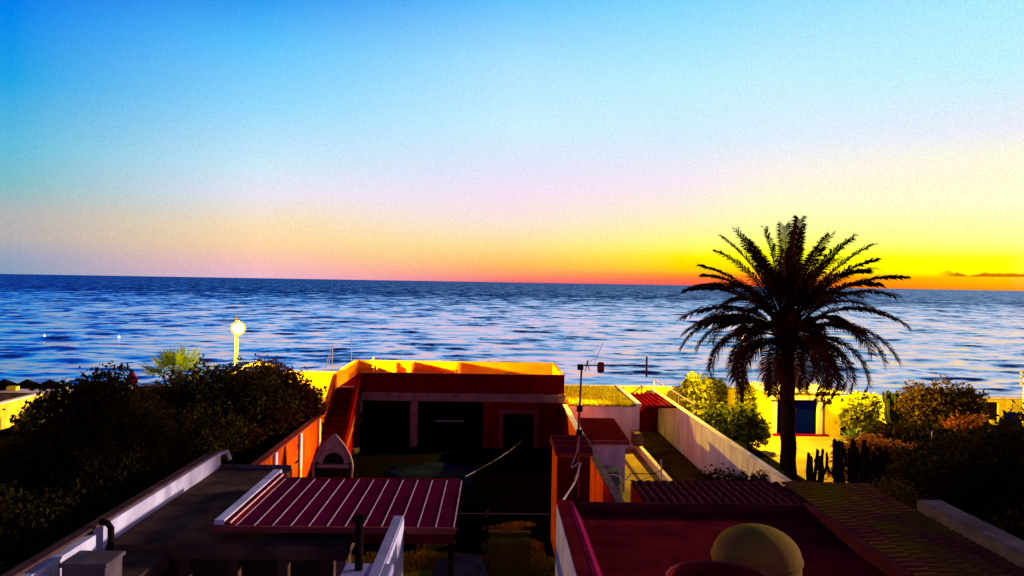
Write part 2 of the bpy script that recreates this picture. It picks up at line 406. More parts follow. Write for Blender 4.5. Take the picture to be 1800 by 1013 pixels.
    vn = t.nodes.new('ShaderNodeVectorMath'); vn.operation = 'NORMALIZE'; t.links.new(va.outputs[0], vn.inputs[0])
    t.links.new(vn.outputs[0], b.inputs['Normal'])
    b.inputs['Roughness'].default_value = 0.10
    # foam where the swell breaks on the sand
    fo = nzn(0.5, (0.35, 1.6, 1), 6)
    near = t.nodes.new('ShaderNodeMapRange'); near.inputs[1].default_value = 106; near.inputs[2].default_value = 82
    t.links.new(sp.outputs[1], near.inputs[0])
    ff = t.nodes.new('ShaderNodeMapRange'); ff.inputs[1].default_value = 1.02; ff.inputs[2].default_value = 1.22
    t.links.new(mm('ADD', mm('MULTIPLY', near.outputs[0], 0.55), fo), ff.inputs[0])
    mx = t.nodes.new('ShaderNodeMix'); mx.data_type = 'RGBA'
    mx.inputs[6].default_value = (0.001, 0.018, 0.075, 1); mx.inputs[7].default_value = (0.75, 0.7, 0.9, 1)
    t.links.new(ff.outputs[0], mx.inputs[0]); t.links.new(mx.outputs[2], b.inputs['Base Color'])
    gl = t.nodes.new('ShaderNodeBsdfGlossy'); gl.inputs['Roughness'].default_value = 0.12; gl.inputs['Color'].default_value = (1.0, 0.82, 1.0, 1)
    t.links.new(vn.outputs[0], gl.inputs['Normal'])
    lw = t.nodes.new('ShaderNodeLayerWeight'); lw.inputs[0].default_value = 0.5; t.links.new(vn.outputs[0], lw.inputs['Normal'])
    fr = mm('POWER', lw.outputs['Facing'], SEA[6])
    ms = t.nodes.new('ShaderNodeMixShader'); t.links.new(mm('MULTIPLY', fr, mm('SUBTRACT', 1.0, ff.outputs[0])), ms.inputs[0])
    t.links.new(b.outputs[0], ms.inputs[1]); t.links.new(gl.outputs[0], ms.inputs[2]); t.links.new(ms.outputs[0], t.nodes['Material Output'].inputs[0])
    me.materials.append(m)
    o = bpy.data.objects.new('sea', me); C.objects.link(o); o['kind'] = 'structure'
sea()

# ------------------------------------------------------------------ courtyard house (oxblood, roof terrace)
h = thing('courtyard_house', 'long oxblood red single storey house with roof terrace and open garage, behind the courtyard', 'house', (-1.5, 37, 0))
w = MB()
w.box(-0.47, 0.28, 37, 37.25, 0, 2.22)            # wall left of the door
w.box(2.18, 3.43, 37, 37.25, 0, 2.22)
w.box(0.28, 2.18, 37, 37.25, 1.86, 2.22)
w.box(-0.47, -0.25, 37.25, 42.8, 0, 2.22)
w.box(3.2, 3.43, 37.25, 42.8, 0, 2.22)
w.box(-6.33, 3.43, 42.8, 43.0, 0, 2.22)
part('wall', w, m_red, h)
part('garage_shade', MB().box(-6.3, 3.2, 42.6, 42.78, 0, 2.2).box(-6.33, -6.2, 37.3, 42.6, 0, 2.2), m_dark, h)  # inside walls coloured dark to hold the garage's shade
part('lintel', MB().box(-6.33, 3.50, 36.9, 37.25, 2.22, 2.62), m_stone, h, 0.015)
part('roof', MB().box(-6.33, 3.43, 37.25, 43.0, 2.22, 2.80), m_redlit, h)
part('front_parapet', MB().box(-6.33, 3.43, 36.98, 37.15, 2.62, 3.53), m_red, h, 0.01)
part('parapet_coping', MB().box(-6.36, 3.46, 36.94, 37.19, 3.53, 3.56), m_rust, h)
part('rear_parapet', MB().box(-7.5, 3.43, 42.8, 43.0, 2.80, 3.53), m_redlit2, h, 0.01)
part('side_parapet', MB().box(3.28, 3.43, 37.15, 42.8, 2.80, 3.53), m_redlit2, h, 0.01)
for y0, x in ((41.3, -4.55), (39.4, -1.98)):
    part('terrace_partition', MB().box(x, x + 0.16, y0, 42.8, 2.80, 3.50), m_redlit2, h, 0.01)
part('column', MB().box(-3.97, -3.62, 37.0, 37.3, 0, 2.22), m_stone, h, 0.02)
fr = MB(); fr.box(0.28, 0.50, 36.93, 37.2, 0, 1.86).box(1.98, 2.18, 36.93, 37.2, 0, 1.86).box(0.50, 1.98, 36.93, 37.2, 1.66, 1.86)
part('door_frame', fr, m_pink, h, 0.01)
part('door', MB().box(0.50, 1.98, 37.16, 37.2, 0, 1.66), m_dark, h)  # dark panel standing for the shade in the open doorway
st = MB()
for i in range(14):
    y0 = 31.6 + i * 0.40
    st.box(-7.48, -6.52, y0, 37.3 if i == 13 else y0 + 0.40, 0, 0.2 * (i + 1))
st.box(-7.48, -6.33, 37.3, 42.8, 2.2, 2.80)
part('staircase', st, m_red, h)
part('stair_nosing', MB().box(-7.48, -6.5, 37.22, 37.3, 2.80, 2.83), m_pale, h)
part('stair_wall', MB().prism([(37.0, 0), (33.0, 0), (33.0, .9), (36.9, 3.53), (37.0, 3.53)], 'x', -6.52, -6.36), m_red, h)
part('stringer', MB().prism([(37.0, 2.62), (37.0, 2.2), (33.3, 0.50), (33.3, 0.92)], 'x', -6.357, -6.30), m_pink, h)
for dx in (0.0, 0.22):
    p = at(656, 640, y=42.1)
    part('vent_pipe', MB().tube([(p.x + dx, 42.2, 2.8), (p.x + dx, 42.2, 3.75 - dx)], 0.06, 10), m_yel, h)
p = at(640, 660, y=37)

# boundary wall at the left of the courtyard
b = thing('garden_wall', 'long orange wall left of the courtyard, stepping up to the red house stairs', 'wall', (-7.6, 28, 0))
part('wall_panel', MB().prism([(17, 0), (17, 1.95), (34.6, 2.0), (36.95, 3.45), (36.95, 0)], 'x', -7.7, -7.5), m_redlit, b)
part('terrace_side', MB().prism([(36.953, 0), (36.953, 3.45), (43, 3.55), (43, 0)], 'x', -7.7, -7.5), m_redlit2, b)  # same wall continued, lamplight put into its colour
part('coping', MB().prism([(17, 1.953), (34.6, 2.003), (34.6, 2.05), (17, 2.0)], 'x', -7.74, -7.46), m_rust, b)
for y0 in (26.4, 29.8, 33.0):
    part('pier', MB().box(-7.497, -7.40, y0, y0 + 0.28, 0, 2.0), m_white, b, 0.01)

# boundary wall at the right of the courtyard
b = thing('garden_wall', 'orange wall with a pale strip for its lit top between the courtyard and the white shed, behind the chimney', 'wall', (3.5, 28, 0))
part('wall_panel', MB().box(3.40, 3.60, 17, 36.9, 0, 2.0), m_redlit, b)
part('coping', MB().box(3.38, 3.64, 17, 36.88, 2.0, 2.06), m_grey, b, 0.01)
part('gutter_and_lit_edge', MB().box(3.34, 3.55, 30.0, 36.88, 2.063, 2.16), m_pale, b, 0.02)  # pale strip standing for the lit stretch of the wall top

# courtyard contents
def boat():
    c = at(584, 800, y=28.3); x0 = c.x; y0 = 28.3
    t = thing('rowing_boat', 'small pale rowing boat stood upright on its stern against the orange wall', 'boat', (x0, y0, 0))
    H = 2.22
    def half(z):
        u = z / H
        if u < 0.45: return 0.60 + 0.10 * math.sin(u / 0.45 * PI / 2)
        v = (u - 0.45) / 0.55
        return 0.70 * (1 - v ** 1.9) + 0.015
    def depth(z):
        return 0.46 * (1 - 0.5 * (z / H) ** 3)
    lean = 0.16
    def ring(z, k, off=0.0):
        hw = max(half(z) - off, 0.005); d = depth(z) - off
        return [(x0 + hw * math.cos(a) * 1.0, y0 + lean * z + max(d, 0.01) * math.sin(a), z) for a in [PI * i / k for i in range(k + 1)]]
    zs = [H * i / 22 for i in range(23)]
    k = 12
    def shell(off, z_from=0.0):
        vs = []; fs = []
        for z in zs: vs += ring(max(z, z_from), k, off)
        for j in range(22):
            for i in range(k):
                a = j * (k + 1) + i; fs.append((a, a + 1, a + k + 2, a + k + 1))
        fs.append(tuple(range(k + 1)))
        return vs, fs
    part('hull', MB().add(*shell(0.0)), m_boat, t, smooth=True)
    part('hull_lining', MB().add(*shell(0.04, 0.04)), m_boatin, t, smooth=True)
    g = MB()
    for s in (-1, 1):
        path = [(x0 + s * half(z), y0 + lean * z - 0.01, z) for z in zs]
        g.tube(path, 0.045, 8)
    g.box(x0 - .60, x0 + .60, y0 - 0.03, y0 + .05, 0.0, 0.09)
    part('gunwale', g, m_boat, t, smooth=True)
    # foredeck with an arched edge, and two thwarts
    fd = []; n = 14
    outer = [(half(z) - 0.02, z) for z in [1.25 + (H - 1.25) * i / n for i in range(n + 1)]]
    inner = [(0.40 * math.cos(a), 1.15 + 0.42 * math.sin(a)) for a in [PI / 2 * i / n for i in range(n + 1)]]
    vs = []; fs = []
    for s in (-1, 1):
        o = len(vs)
        for (ax, az), (bx, bz) in zip(outer, inner):
            vs.append((x0 + s * ax, y0 + lean * az + .01, az)); vs.append((x0 + s * bx, y0 + lean * bz + .03, bz))
        for i in range(n): fs.append((o + 2 * i, o + 2 * i + 1, o + 2 * i + 3, o + 2 * i + 2))
    part('foredeck', MB().add(vs, fs), m_boat, t)
    part('seat', MB().box(x0 - .60, x0 + .60, y0 + .17, y0 + .40, 1.02, 1.14), m_boat, t, 0.01)
    part('seat', MB().box(x0 - .56, x0 + .56, y0 + .05, y0 + .32, 0.42, 0.54), m_boat, t, 0.01)
boat()
p = at(628, 790, z=0)
solo('flower_pot', 'squat grey pot at the foot of the red house stair wall', 'pot', MB().lathe([(.18, 0), (.30, .1), (.34, .28), (.30, .36), (.24, .33), (.1, .30)], (p.x, 35.2, 0), 20), m_grey, (p.x, 35.2, 0), smooth=True)
tb = thing('bench', 'low pale topped bench inside the dark open garage', 'bench', (-2.2, 40.0, 0))
part('seat', MB().box(-3.0, -1.5, 39.8, 40.15, .72, .76), m_pale, tb)
for x in (-2.85, -1.65): part('leg', MB().box(x, x + .06, 39.85, 40.1, 0, .72), m_black, tb)
p = at(780, 810, z=0)
cv = MB(); vs = []; nx, ny = 14, 10
for j in range(ny + 1):
    for i in range(nx + 1):
        u, v = i / nx, j / ny
        e = min(u, 1 - u, v, 1 - v)
        z = 0.02 + .10 * min(1, e * 7) + 0.05 * noise.noise(Vector((u * 6, v * 6, 2)))
        vs.append((-4.4 + 3.6 * u + .9 * noise.noise(Vector((v * 2.2, u, 5))), 30.4 + 3.0 * v + 1.1 * noise.noise(Vector((u * 2.5, v, 9))), max(z, 0.01)))
cv.add(vs, [(j * (nx + 1) + i, j * (nx + 1) + i + 1, (j + 1) * (nx + 1) + i + 1, (j + 1) * (nx + 1) + i) for j in range(ny) for i in range(nx)])
solo('tarpaulin', 'dark navy cover spread over a low heap in front of the garage column', 'cover', cv, m_navy, (-2.6, 31.9, 0), smooth=True)
# line across the courtyard
a_ = at(818, 838, y=19.0); b_ = at(925, 768, y=36.9)
solo('washing_line', 'thin pale line strung slantwise across the dark courtyard from the maroon roof', 'cable', MB().tube([a_.lerp(b_, i / 10) - Vector((0, 0, .12 * math.sin(PI * i / 10))) for i in range(11)], 0.008, 6), m_boat, a_)

# ------------------------------------------------------------------ chimney block and aerial
ch = thing('chimney', 'square oxblood chimney block with a slatted tile cap beside the near flat roof', 'chimney', (2.35, 23, 0))
part('shaft', MB().box(1.87, 2.83, 22.0, 23.9, 0, 3.05), m_redlit, ch, 0.01)
part('shaded_face', MB().box(1.88, 2.82, 21.985, 21.998, 0, 3.0), m_red, ch)  # shade of the front face, put in as a dark red panel
part('cap_slab', MB().box(1.80, 2.90, 21.93, 24.0, 3.05, 3.14), m_rust, ch, 0.01)
for i in range(6):
    y0 = 21.95 + i * 0.35
    part('cap_tile', MB().prism([(y0, 3.14), (y0 + 0.25, 3.14), (y0 + 0.25, 3.20), (y0 + .02, 3.30)], 'x', 1.82, 2.88), m_rust if i % 2 else m_panel, ch, 0.008)
ax, ay = at(1018, 700, y=21.8).x, 21.8
an = thing('tv_aerial', 'rusty television aerial on a tall mast in front of the chimney, pointing right', 'aerial', (ax, ay, 1.9))
zt = at(1020, 640, y=ay).z
part('mast', MB().tube([(ax, ay, 1.9), (ax - .01, ay, 3.6), (ax + .06, ay, zt)], [0.038, 0.035, 0.028], 10), m_rust, an, smooth=True)
for py in (645, 718, 760):
    z = at(1018, py, y=ay).z
    part('clamp', MB().box(ax - .06, ax + .10, ay - .08, ay + .08, z - .09, z + .07), m_black, an, 0.02)
zb = at(1060, 643, y=ay).z
xe = at(1138, 640, y=ay).x
part('boom', MB().tube([(ax + .05, ay, zb), (xe + .02, ay + .1, zb + .02)], 0.018, 8), m_rust, an)
p = at(1056, 646, y=ay)
part('reflector', MB().box(p.x - .10, p.x + .10, ay - .06, ay + .06, p.z - .16, p.z + .15), m_rust, an, 0.05)
part('end_element', MB().tube([(xe, ay + .1, zb - .32), (xe, ay + .1, zb + .27)], 0.028, 8), m_rust, an)
for i in range(9):
    x = p.x + .22 + i * 0.11
    part('director', MB().tube([(x, ay - .16 + .01 * i, zb + .02), (x, ay + .24 - .01 * i, zb + .02)], 0.008, 6), m_rust, an)
part('stay', MB().tube([(ax + .15, ay, zb + .02), (ax + .45, ay, zb + .22), (xe, ay + .1, zb + .16)], 0.008, 6), m_rust, an)
part('stay', MB().tube([(ax + .42, ay, zb + .05), at(1060, 602, y=ay)], 0.007, 6), m_rust, an)
part('dipole', MB().tube([(ax + .16, ay, zb - .16), (ax + .24, ay, zb + .16)], 0.014, 6).tube([(ax + .28, ay, zb - .14), (ax + .2, ay, zb + .14)], 0.014, 6), m_rust, an)
pts = [at(1017, 775, y=21.7), at(1012, 800, y=21.6), at(1004, 822, y=21.5), at(1018, 815, y=21.6), at(1008, 850, y=21.0), at(990, 878, y=18.0), at(984, 892, y=15.4)]
def smoothpath(P, n=6):
    o_ = []
    for i in range(len(P) - 1):
        p0, p1, p2, p3 = P[max(i - 1, 0)], P[i], P[i + 1], P[min(i + 2, len(P) - 1)]
        for k in range(n):
            t_ = k / n
            o_.append(0.5 * ((2 * p1) + (p2 - p0) * t_ + (2 * p0 - 5 * p1 + 4 * p2 - p3) * t_ ** 2 + (3 * p1 - p0 - 3 * p2 + p3) * t_ ** 3))
    o_.append(P[-1]); return o_
solo('cable', 'loose pale cable hanging in a loop from the aerial mast to the near wall end', 'cable', MB().tube(smoothpath(pts), 0.016, 6), m_wire, pts[0])
pts = [at(1022, 812, y=21.7), at(1012, 845, y=21.2), at(998, 868, y=18.5), at(988, 886, y=15.5)]
solo('cable', 'straighter pale cable running down right of the looped one to the wall end', 'cable', MB().tube(smoothpath(pts), 0.016, 6), m_wire, pts[0])

# ------------------------------------------------------------------ shed and low white building
s = thing('shed', 'small white shed with a dark red lean-to roof right of the chimney', 'shed', (4.5, 30, 0))
part('wall', MB().prism([(29.4, 0), (33.0, 0), (33.0, 2.1), (29.4, 1.94)], 'x', 3.85, 5.12), m_white, s)
part('roof', MB().prism([(29.2, 1.94), (33.1, 2.12), (33.1, 2.19), (29.2, 2.01)], 'x', 3.66, 5.24), m_maroon, s, 0.01)
part('fascia', MB().box(3.66, 5.24, 29.14, 29.197, 1.87, 2.02), m_pink, s)
p = at(1080, 862, z=0)
bl = MB(); vs = []; n = 16; m_ = 9
for j in range(m_ + 1):
    for i in range(n):
        a = 2 * PI * i / n; t_ = j / m_
        r = (1 - 0.25 * t_) * (1 if j < m_ else .02) * (1 + .16 * noise.noise(Vector((math.cos(a) * 2, math.sin(a) * 2, t_ * 3))))
        vs.append((4.35 + .50 * r * math.cos(a), 28.3 + .6 * r * math.sin(a), 0.02 + 1.15 * math.sin(t_ * PI / 2)))
bl.add(vs, [(j * n + i, j * n + (i + 1) % n, (j + 1) * n + (i + 1) % n, (j + 1) * n + i) for j in range(m_) for i in range(n)])
solo('tarpaulin', 'crumpled blue tarpaulin bundle in front of the white shed', 'cover', bl, m_blue, (4.35, 28.3, 0))
hp = [Vector((4.35 + .42 * math.cos(a), 27.62 + .05 * a, .75 + .34 * math.sin(a))) for a in [0.3 + i * .5 for i in range(10)]] + [Vector((4.95, 27.7, 1.0)), Vector((5.15, 28.0, 1.05))]
solo('hose', 'pale hose looped over the blue tarpaulin bundle', 'hose', MB().tube(smoothpath(hp, 3), 0.017, 6), m_pale, hp[0])

g = thing('white_outbuilding', 'low white outbuilding with a grass covered flat roof behind the shed', 'outbuilding', (5.4, 40, 0))
part('wall', MB().box(3.66, 7.1, 37.0, 43.6, 0, 2.06), m_white, g)
part('roof', MB().box(3.64, 6.9, 36.96, 43.6, 2.063, 2.12), m_sand, g)
gm = MB(); lawn(gm, 9000, 3.7, 6.85, 37.0, 43.3, 2.12, .14, 3); 
o = part('grass_cover', gm, m_grass, g); 
part('roof_kerb', MB().box(6.9, 7.16, 36.9, 43.6, 2.063, 2.26), m_white, g, 0.01)
p = at(1125, 740, y=37)
k = thing('low_wall', 'low pale kerb wall along the left side of the brown path', 'wall', (7.0, 31, 0))
part('wall_panel', MB().box(6.92, 7.10, 24, 36.95, 0, 0.34), m_white, k, 0.015)
part('end_post', MB().box(6.70, 7.1, 36.1, 36.95, 0.343, 0.95), m_grey, k, 0.02)
pg = thing('passage_pergola', 'dark red slatted pergola and gate closing the narrow passage', 'pergola', (8.1, 40, 0))
part('gate', MB().box(7.18, 8.98, 41.5, 41.58, 0, 1.95), m_red, pg)
for yb_ in (37.4, 41.38): part('beam', MB().box(7.18, 8.98, yb_, yb_ + .1, 1.955, 2.05), m_red, pg)
for i in range(7):
    x = 7.22 + i * 0.26
    part('slat', MB().box(x, x + .10, 37.2, 41.6, 2.055, 2.12), m_red, pg)

# white boundary wall with handrail
b = thing('garden_wall', 'long white wall right of the brown path, running down towards the sea', 'wall', (9.1, 32, 0))
part('wall_panel', MB().box(9.0, 9.2, 21, 43.8, 0, 2.0), m_white, b)
part('coping', MB().box(8.98, 9.22, 21, 43.8, 2.003, 2.05), m_pale, b)
rl = MB(); rl.tube([(9.1, 34.5, 2.62), (9.1, 43.8, 2.62)], 0.03, 8)
part('handrail', rl, m_pale, b)
for y in (34.6, 37.5, 40.4, 43.3): part('rail_post', MB().tube([(9.1, y, 2.05), (9.1, y, 2.6)], 0.022, 6), m_pale, b)

# sea walls
def wallbox(label, x0, x1, y0, y1, z, m, piers=0, cop=m_white):
    b = thing('sea_wall', label, 'wall', ((x0 + x1) / 2, y0, 0))
    part('wall_panel', MB().box(x0, x1, y0, y1, 0, z), m, b)
    part('coping', MB().box(x0 - .02, x1 + .02, y0 - .05, y1 + .05, z + .002, z + .07), cop, b, 0.01)
    for i in range(piers):
        x = x0 + (x1 - x0) * (i + .5) / piers
        part('pier', MB().box(x - .15, x + .15, y0 - .08, y0 - .002, 0, z), m, b, 0.01)
    return b
wallbox('yellow lit sea wall behind the white outbuilding and the bushes', 3.5, 14.6, 44.0, 44.25, 2.08, m_yel, 4)
wallbox('ochre sea wall right of the garage, behind the shrubs', 18.75, 27.6, 44.4, 44.6, 1.62, m_yel, 3)
wallbox('lit sea wall left of the red house, beside the dark tree', -15.2, -7.75, 44.0, 44.25, 2.66, m_yel, 3)
sw = thing('sea_wall', 'yellow wall with a dark window opening at the far right', 'wall', (29.6, 44.6, 0))
o1 = at(1716, 724, y=44.5).x; o2 = at(1755, 724, y=44.5).x; x3 = at(1790, 724, y=44.5).x
part('wall_panel', MB().box(27.6, o1, 44.5, 44.7, 0, 1.62).box(o2, x3 + 1.2, 44.5, 44.7, 0, 1.62).box(o1, o2, 44.5, 44.7, 1.42, 1.62).box(o1, o2, 44.5, 44.7, 0, .35), m_yel, sw)
part('coping', MB().box(27.6, x3 + 1.2, 44.45, 44.75, 1.622, 1.70), m_white, sw)
part('opening_shade', MB().box(o1, o2, 44.62, 44.66, .35, 1.42), m_dark, sw)  # dark panel standing for the shade in the window opening
gp = thing('gate_pillar', 'tall white pillar with timber brackets at the right edge', 'pillar', (x3, 43.8, 0))
part('shaft', MB().box(x3 - .05, x3 + .45, 43.6, 44.1, 0, 2.95), m_white, gp, 0.02)
for z in (2.55, 2.95, 3.2):
    part('bracket', MB().box(x3 - .35, x3 + .5, 43.75, 43.95, z, z + .13), m_yel, gp, 0.02)
p = at(1776, 735, y=43.5)
ub = thing('utility_box', 'small teal box beside the white pillar at the right edge', 'box', (p.x, 43.4, 0))
part('cabinet', MB().box(p.x - .35, p.x + .35, 43.3, 43.6, 0.1, .98), m_teal, ub, 0.03)
part('plinth', MB().box(p.x - .4, p.x + .4, 43.25, 43.65, 0, .1), m_grey, ub)

# garage building with teal door
gb = thing('garage', 'yellow lit garage with a wide dark teal door behind the palm trunk', 'garage', (16.7, 42.5, 0))
part('wall', MB().box(14.6, 15.28, 41.0, 41.3, 0, 2.30).box(17.5, 18.75, 41.0, 41.3, 0, 2.30).box(15.28, 17.5, 41.0, 41.3, 1.9, 2.30)
     .box(14.6, 14.8, 41.3, 44.4, 0, 2.3).box(18.55, 18.75, 41.3, 44.4, 0, 2.3), m_yel, gb)
part('roof', MB().box(14.55, 18.8, 40.9, 44.5, 2.303, 2.40), m_white, gb, 0.01)
dr = part('door', MB().box(15.28, 17.5, 41.16, 41.22, 0.03, 1.9), m_teal, gb)
for i in range(1, 6):
    pass
part('panel_joint', MB().box(16.37, 16.40, 41.14, 41.158, 0.05, 1.88), m_black, dr)
part('lintel', MB().box(14.9, 17.95, 40.86, 40.997, 1.93, 2.12), m_white, gb, 0.01)
part('door_post', MB().box(17.5, 17.75, 40.93, 40.997, 0.03, 1.928), m_white, gb)
part('door_post', MB().box(15.03, 15.28, 40.93, 40.997, 0.03, 1.928), m_white, gb)
part('doorstep', MB().box(15.0, 18.0, 40.6, 40.85, 0.03, 0.12), m_red, gb, 0.01)

# ------------------------------------------------------------------ near house at the right (sunken flat roof with tiled skirts)
nh = thing('near_house', 'nearest house with a maroon flat roof framed by clay tile slopes, bottom right', 'house', (4.5, 11, 0))
part('wall', MB().box(1.30, 1.52, 6.5, 15.3, 0, 3.58).box(1.52, 9.0, 15.1, 15.3, 0, 3.40), m_white, nh)
part('parapet', MB().prism([(1.42, 3.583), (1.30, 3.63), (1.34, 3.67), (1.50, 3.67), (1.52, 3.583)], 'y', 6.5, 15.3), m_roofm, nh)
part('roof', MB().box(1.523, 6.30, 6.5, 15.28, 3.403, 3.46), m_roofm, nh)
part('inner_parapet', MB().prism([(1.522, 3.462), (1.522, 3.66), (1.60, 3.66), (1.74, 3.462)], 'y', 6.5, 15.26), mat('crimson_upstand', (0.30, 0.010, 0.06), (0.13, 0.005, 0.03), 5, .6, .7, 40), nh)
def tiles(xa, xb, ya, yb, za_fn, per, amp, along):
    """ribbed sheet of barrel tiles; the ribs run along x ('x') or along y ('y') with a small step every course"""
    mb = MB(); 
    if along == 'x': nu = int((yb - ya) / per * 10); nv = int((xb - xa) / 0.36) * 2 
    else: nu = int((xb - xa) / per * 10); nv = int((yb - ya) / 0.36) * 2
    for j in range(nv + 1):
        v = (j // 2 + (j % 2) * 0.98) / (nv / 2) if nv else 0
        v = min(v, 1)
        for i in range(nu + 1):
            u = i / nu
            x, y = (xa + (xb - xa) * v, ya + (yb - ya) * u) if along == 'x' else (xa + (xb - xa) * u, ya + (yb - ya) * v)
            t_ = (y if along == 'x' else x) / per * 2 * PI
            z = za_fn(x, y) + amp * abs(math.sin(t_ / 2)) + (0.03 if j % 2 else 0)
            mb.v.append((x, y, z))
    for j in range(nv):
        for i in range(nu):
            a = j * (nu + 1) + i; mb.f.append((a, a + 1, a + nu + 2, a + nu + 1))
    return mb
part('tile_slope', tiles(6.42, 8.35, 6.5, 17.0, lambda x, y: 3.62 - 0.02 * (x - 6.4), 0.20, 0.045, 'x'), m_tile, nh, label='olive tile slope right of the flat roof')
part('tile_slope', tiles(3.1, 6.42, 15.32, 17.1, lambda x, y: 3.60 - 0.02 * (y - 15.3), 0.18, 0.028, 'y'), m_tilem, nh, label='maroon tile strip behind the flat roof')
part('verge_tile', MB().box(6.26, 6.42, 6.5, 15.3, 3.46, 3.66), m_tilem, nh, 0.02)
part('verge_tile', MB().box(1.75, 6.26, 15.22, 15.34, 3.465, 3.63), m_tilem, nh, 0.02)
part('slope_body', MB().box(6.42, 8.35, 6.5, 17.0, 3.0, 3.55), m_roofm, nh)
part('slope_body', MB().box(3.1, 6.42, 15.34, 17.05, 3.0, 3.57), m_roofm, nh)
part('outer_parapet', MB().box(8.36, 8.85, 5.5, 14.9, 0, 3.86), m_grey, nh, 0.03)
tk = thing('water_tank', 'dark open round tank with a pale rim at the bottom edge of the maroon roof', 'tank', (2.98, 9.87, 3.46))
part('tank_body', MB().lathe([(.66, 0), (.70, .70), (.655, .70), (.62, .18), (.02, .17)], (2.98, 9.87, 3.46), 48), m_roofm, tk, smooth=False)
rim = MB(); rim.tube([(2.98 + .69 * math.cos(a), 9.87 + .69 * math.sin(a), 4.17) for a in [2 * PI * i / 48 for i in range(49)]], 0.020, 8)
part('rim', rim, m_pink, tk, smooth=True)
prof = [(.64, 0), (.64, .52)] + [(.64 * math.cos(a), .52 + .44 * math.sin(a)) for a in [PI / 2 * i / 12 for i in range(1, 12)]] + [(.02, .96)]
dt = thing('domed_tank', 'ochre domed tank standing behind the dark round one on the maroon roof', 'tank', (3.97, 11.35, 3.46))
part('shell', MB().lathe(prof, (3.97, 11.35, 3.46), 48), m_dome, dt, smooth=True)
part('band', MB().lathe([(.642, .46), (.662, .475), (.662, .515), (.642, .53)], (3.97, 11.35, 3.46), 48, False), m_dome, dt, smooth=True)
part('outlet_pipe', MB().tube([(3.4, 11.1, 3.60), (2.6, 11.0, 3.53), (1.8, 11.3, 3.50)], .03, 8), m_stone, dt)

# ------------------------------------------------------------------ left house: dark flat roof, white upstand, maroon sheet roof
lh = thing('flat_roofed_house', 'low house with a dark flat roof and bright white side parapet, bottom left', 'house', (-5, 17, 0))
part('roof', MB().prism([(-7.3, 14.7), (-2.75, 14.7), (-2.75, 18.3), (-5.35, 18.3), (-5.35, 20.7), (-7.3, 20.7)], 'z', 2.62, 2.9), m_roofg, lh, 0.02)
part('roof', MB().box(-7.3, -6.1, 9.0, 14.7, 2.5, 2.78), m_roofg, lh, 0.02, label='narrow lower roof strip at the bottom left')
part('wall', MB().box(-7.2, -5.4, 16.2, 20.6, 0, 2.62).box(-5.4, -3.3, 16.2, 18.2, 0, 2.62).box(-7.28, -6.2, 9.2, 14.6, 0, 2.5), m_roofg, lh)
for x in (-6.0, -5.05, -4.1, -2.98):
    part('post', MB().box(x, x + .2, 14.85, 15.05, 0, 2.62), m_roofg if x < -3 else m_stone, lh, 0.01)
part('side_parapet', MB().box(-7.50, -7.30, 14.6, 20.8, 2.0, 3.28), m_white, lh, 0.01)
part('side_parapet', MB().box(-7.50, -7.30, 9.0, 14.35, 2.0, 3.20), m_white, lh, 0.01)
part('parapet_coping', MB().box(-7.58, -7.36, 9.0, 20.8, 3.282, 3.33), mat('brown_coping', (.13, .06, .05), (.07, .03, .03), 3), lh, 0.01)
part('roof_edging', MB().box(-7.28, -5.4, 20.7, 20.78, 2.86, 2.98), m_grey, lh)
part('drain_spout', MB().tube([(-7.4, 20.8, 3.22), (-7.2, 21.0, 3.27), (-7.12, 21.0, 3.05)], 0.06, 10), m_pale, lh)
p = at(178, 960, y=14.3)
solo('vent_pipe', 'short black elbow pipe against the bright white parapet', 'pipe', MB().tube([(-7.1, 14.48, 2.8), (-7.1, 14.48, 3.28), (-7.16, 14.48, 3.37), (-7.3, 14.48, 3.40)], 0.06, 10), m_black, (-7.1, 14.48, 2.78), smooth=True)
p = at(160, 1000, y=12.9)
pb = thing('roof_block', 'square grey block on the roof strip at the bottom left corner', 'block', (p.x, 13.0, 2.78))
part('shaft', MB().box(p.x - .38, p.x + .33, 12.7, 13.3, 2.78, 3.20), m_grey, pb, 0.02)
part('cap', MB().box(p.x - .42, p.x + .37, 12.66, 13.34, 3.203, 3.27), m_grey, pb, 0.02)

lr = thing('metal_roof', 'maroon sheet metal roof with thin pale seams below the upright boat', 'roof', (-3, 17, 2.9))
part('sheet', MB().box(-5.0, -0.72, 15.12, 18.7, 3.08, 3.14), m_panel, lr)
for i in range(13):
    x = -5.0 + 0.3555 * i
    part('seam', MB().box(x - .011, x + .011, 15.12, 18.7, 3.143, 3.151), m_seam, lr)
part('gutter_and_lit_edge', MB().box(-5.45, -0.70, 15.0, 15.115, 3.04, 3.16), m_pink, lr, 0.02)
part('upstand', MB().prism([(-5.42, 3.15), (-5.42, 3.25), (-5.22, 3.25), (-5.22, 3.15)], 'y', 15.12, 19.2), m_white, lr, 0.01)
part('flashing', MB().prism([(-5.217, 3.15), (-5.217, 3.22), (-5.02, 3.16)], 'y', 15.12, 19.0), m_red, lr)
part('flashing_rib', MB().box(-5.12, -5.10, 15.12, 18.9, 3.185, 3.215), m_seam, lr)
part('bearer', MB().box(-5.3, -0.8, 18.72, 18.85, 2.9, 3.15).box(-2.74, -0.75, 15.2, 15.3, 2.8, 3.075), m_roofm, lr)
for x in (-2.0, -0.85): part('post', MB().box(x, x + .12, 15.3, 15.42, 0, 3.075), m_black, lr)

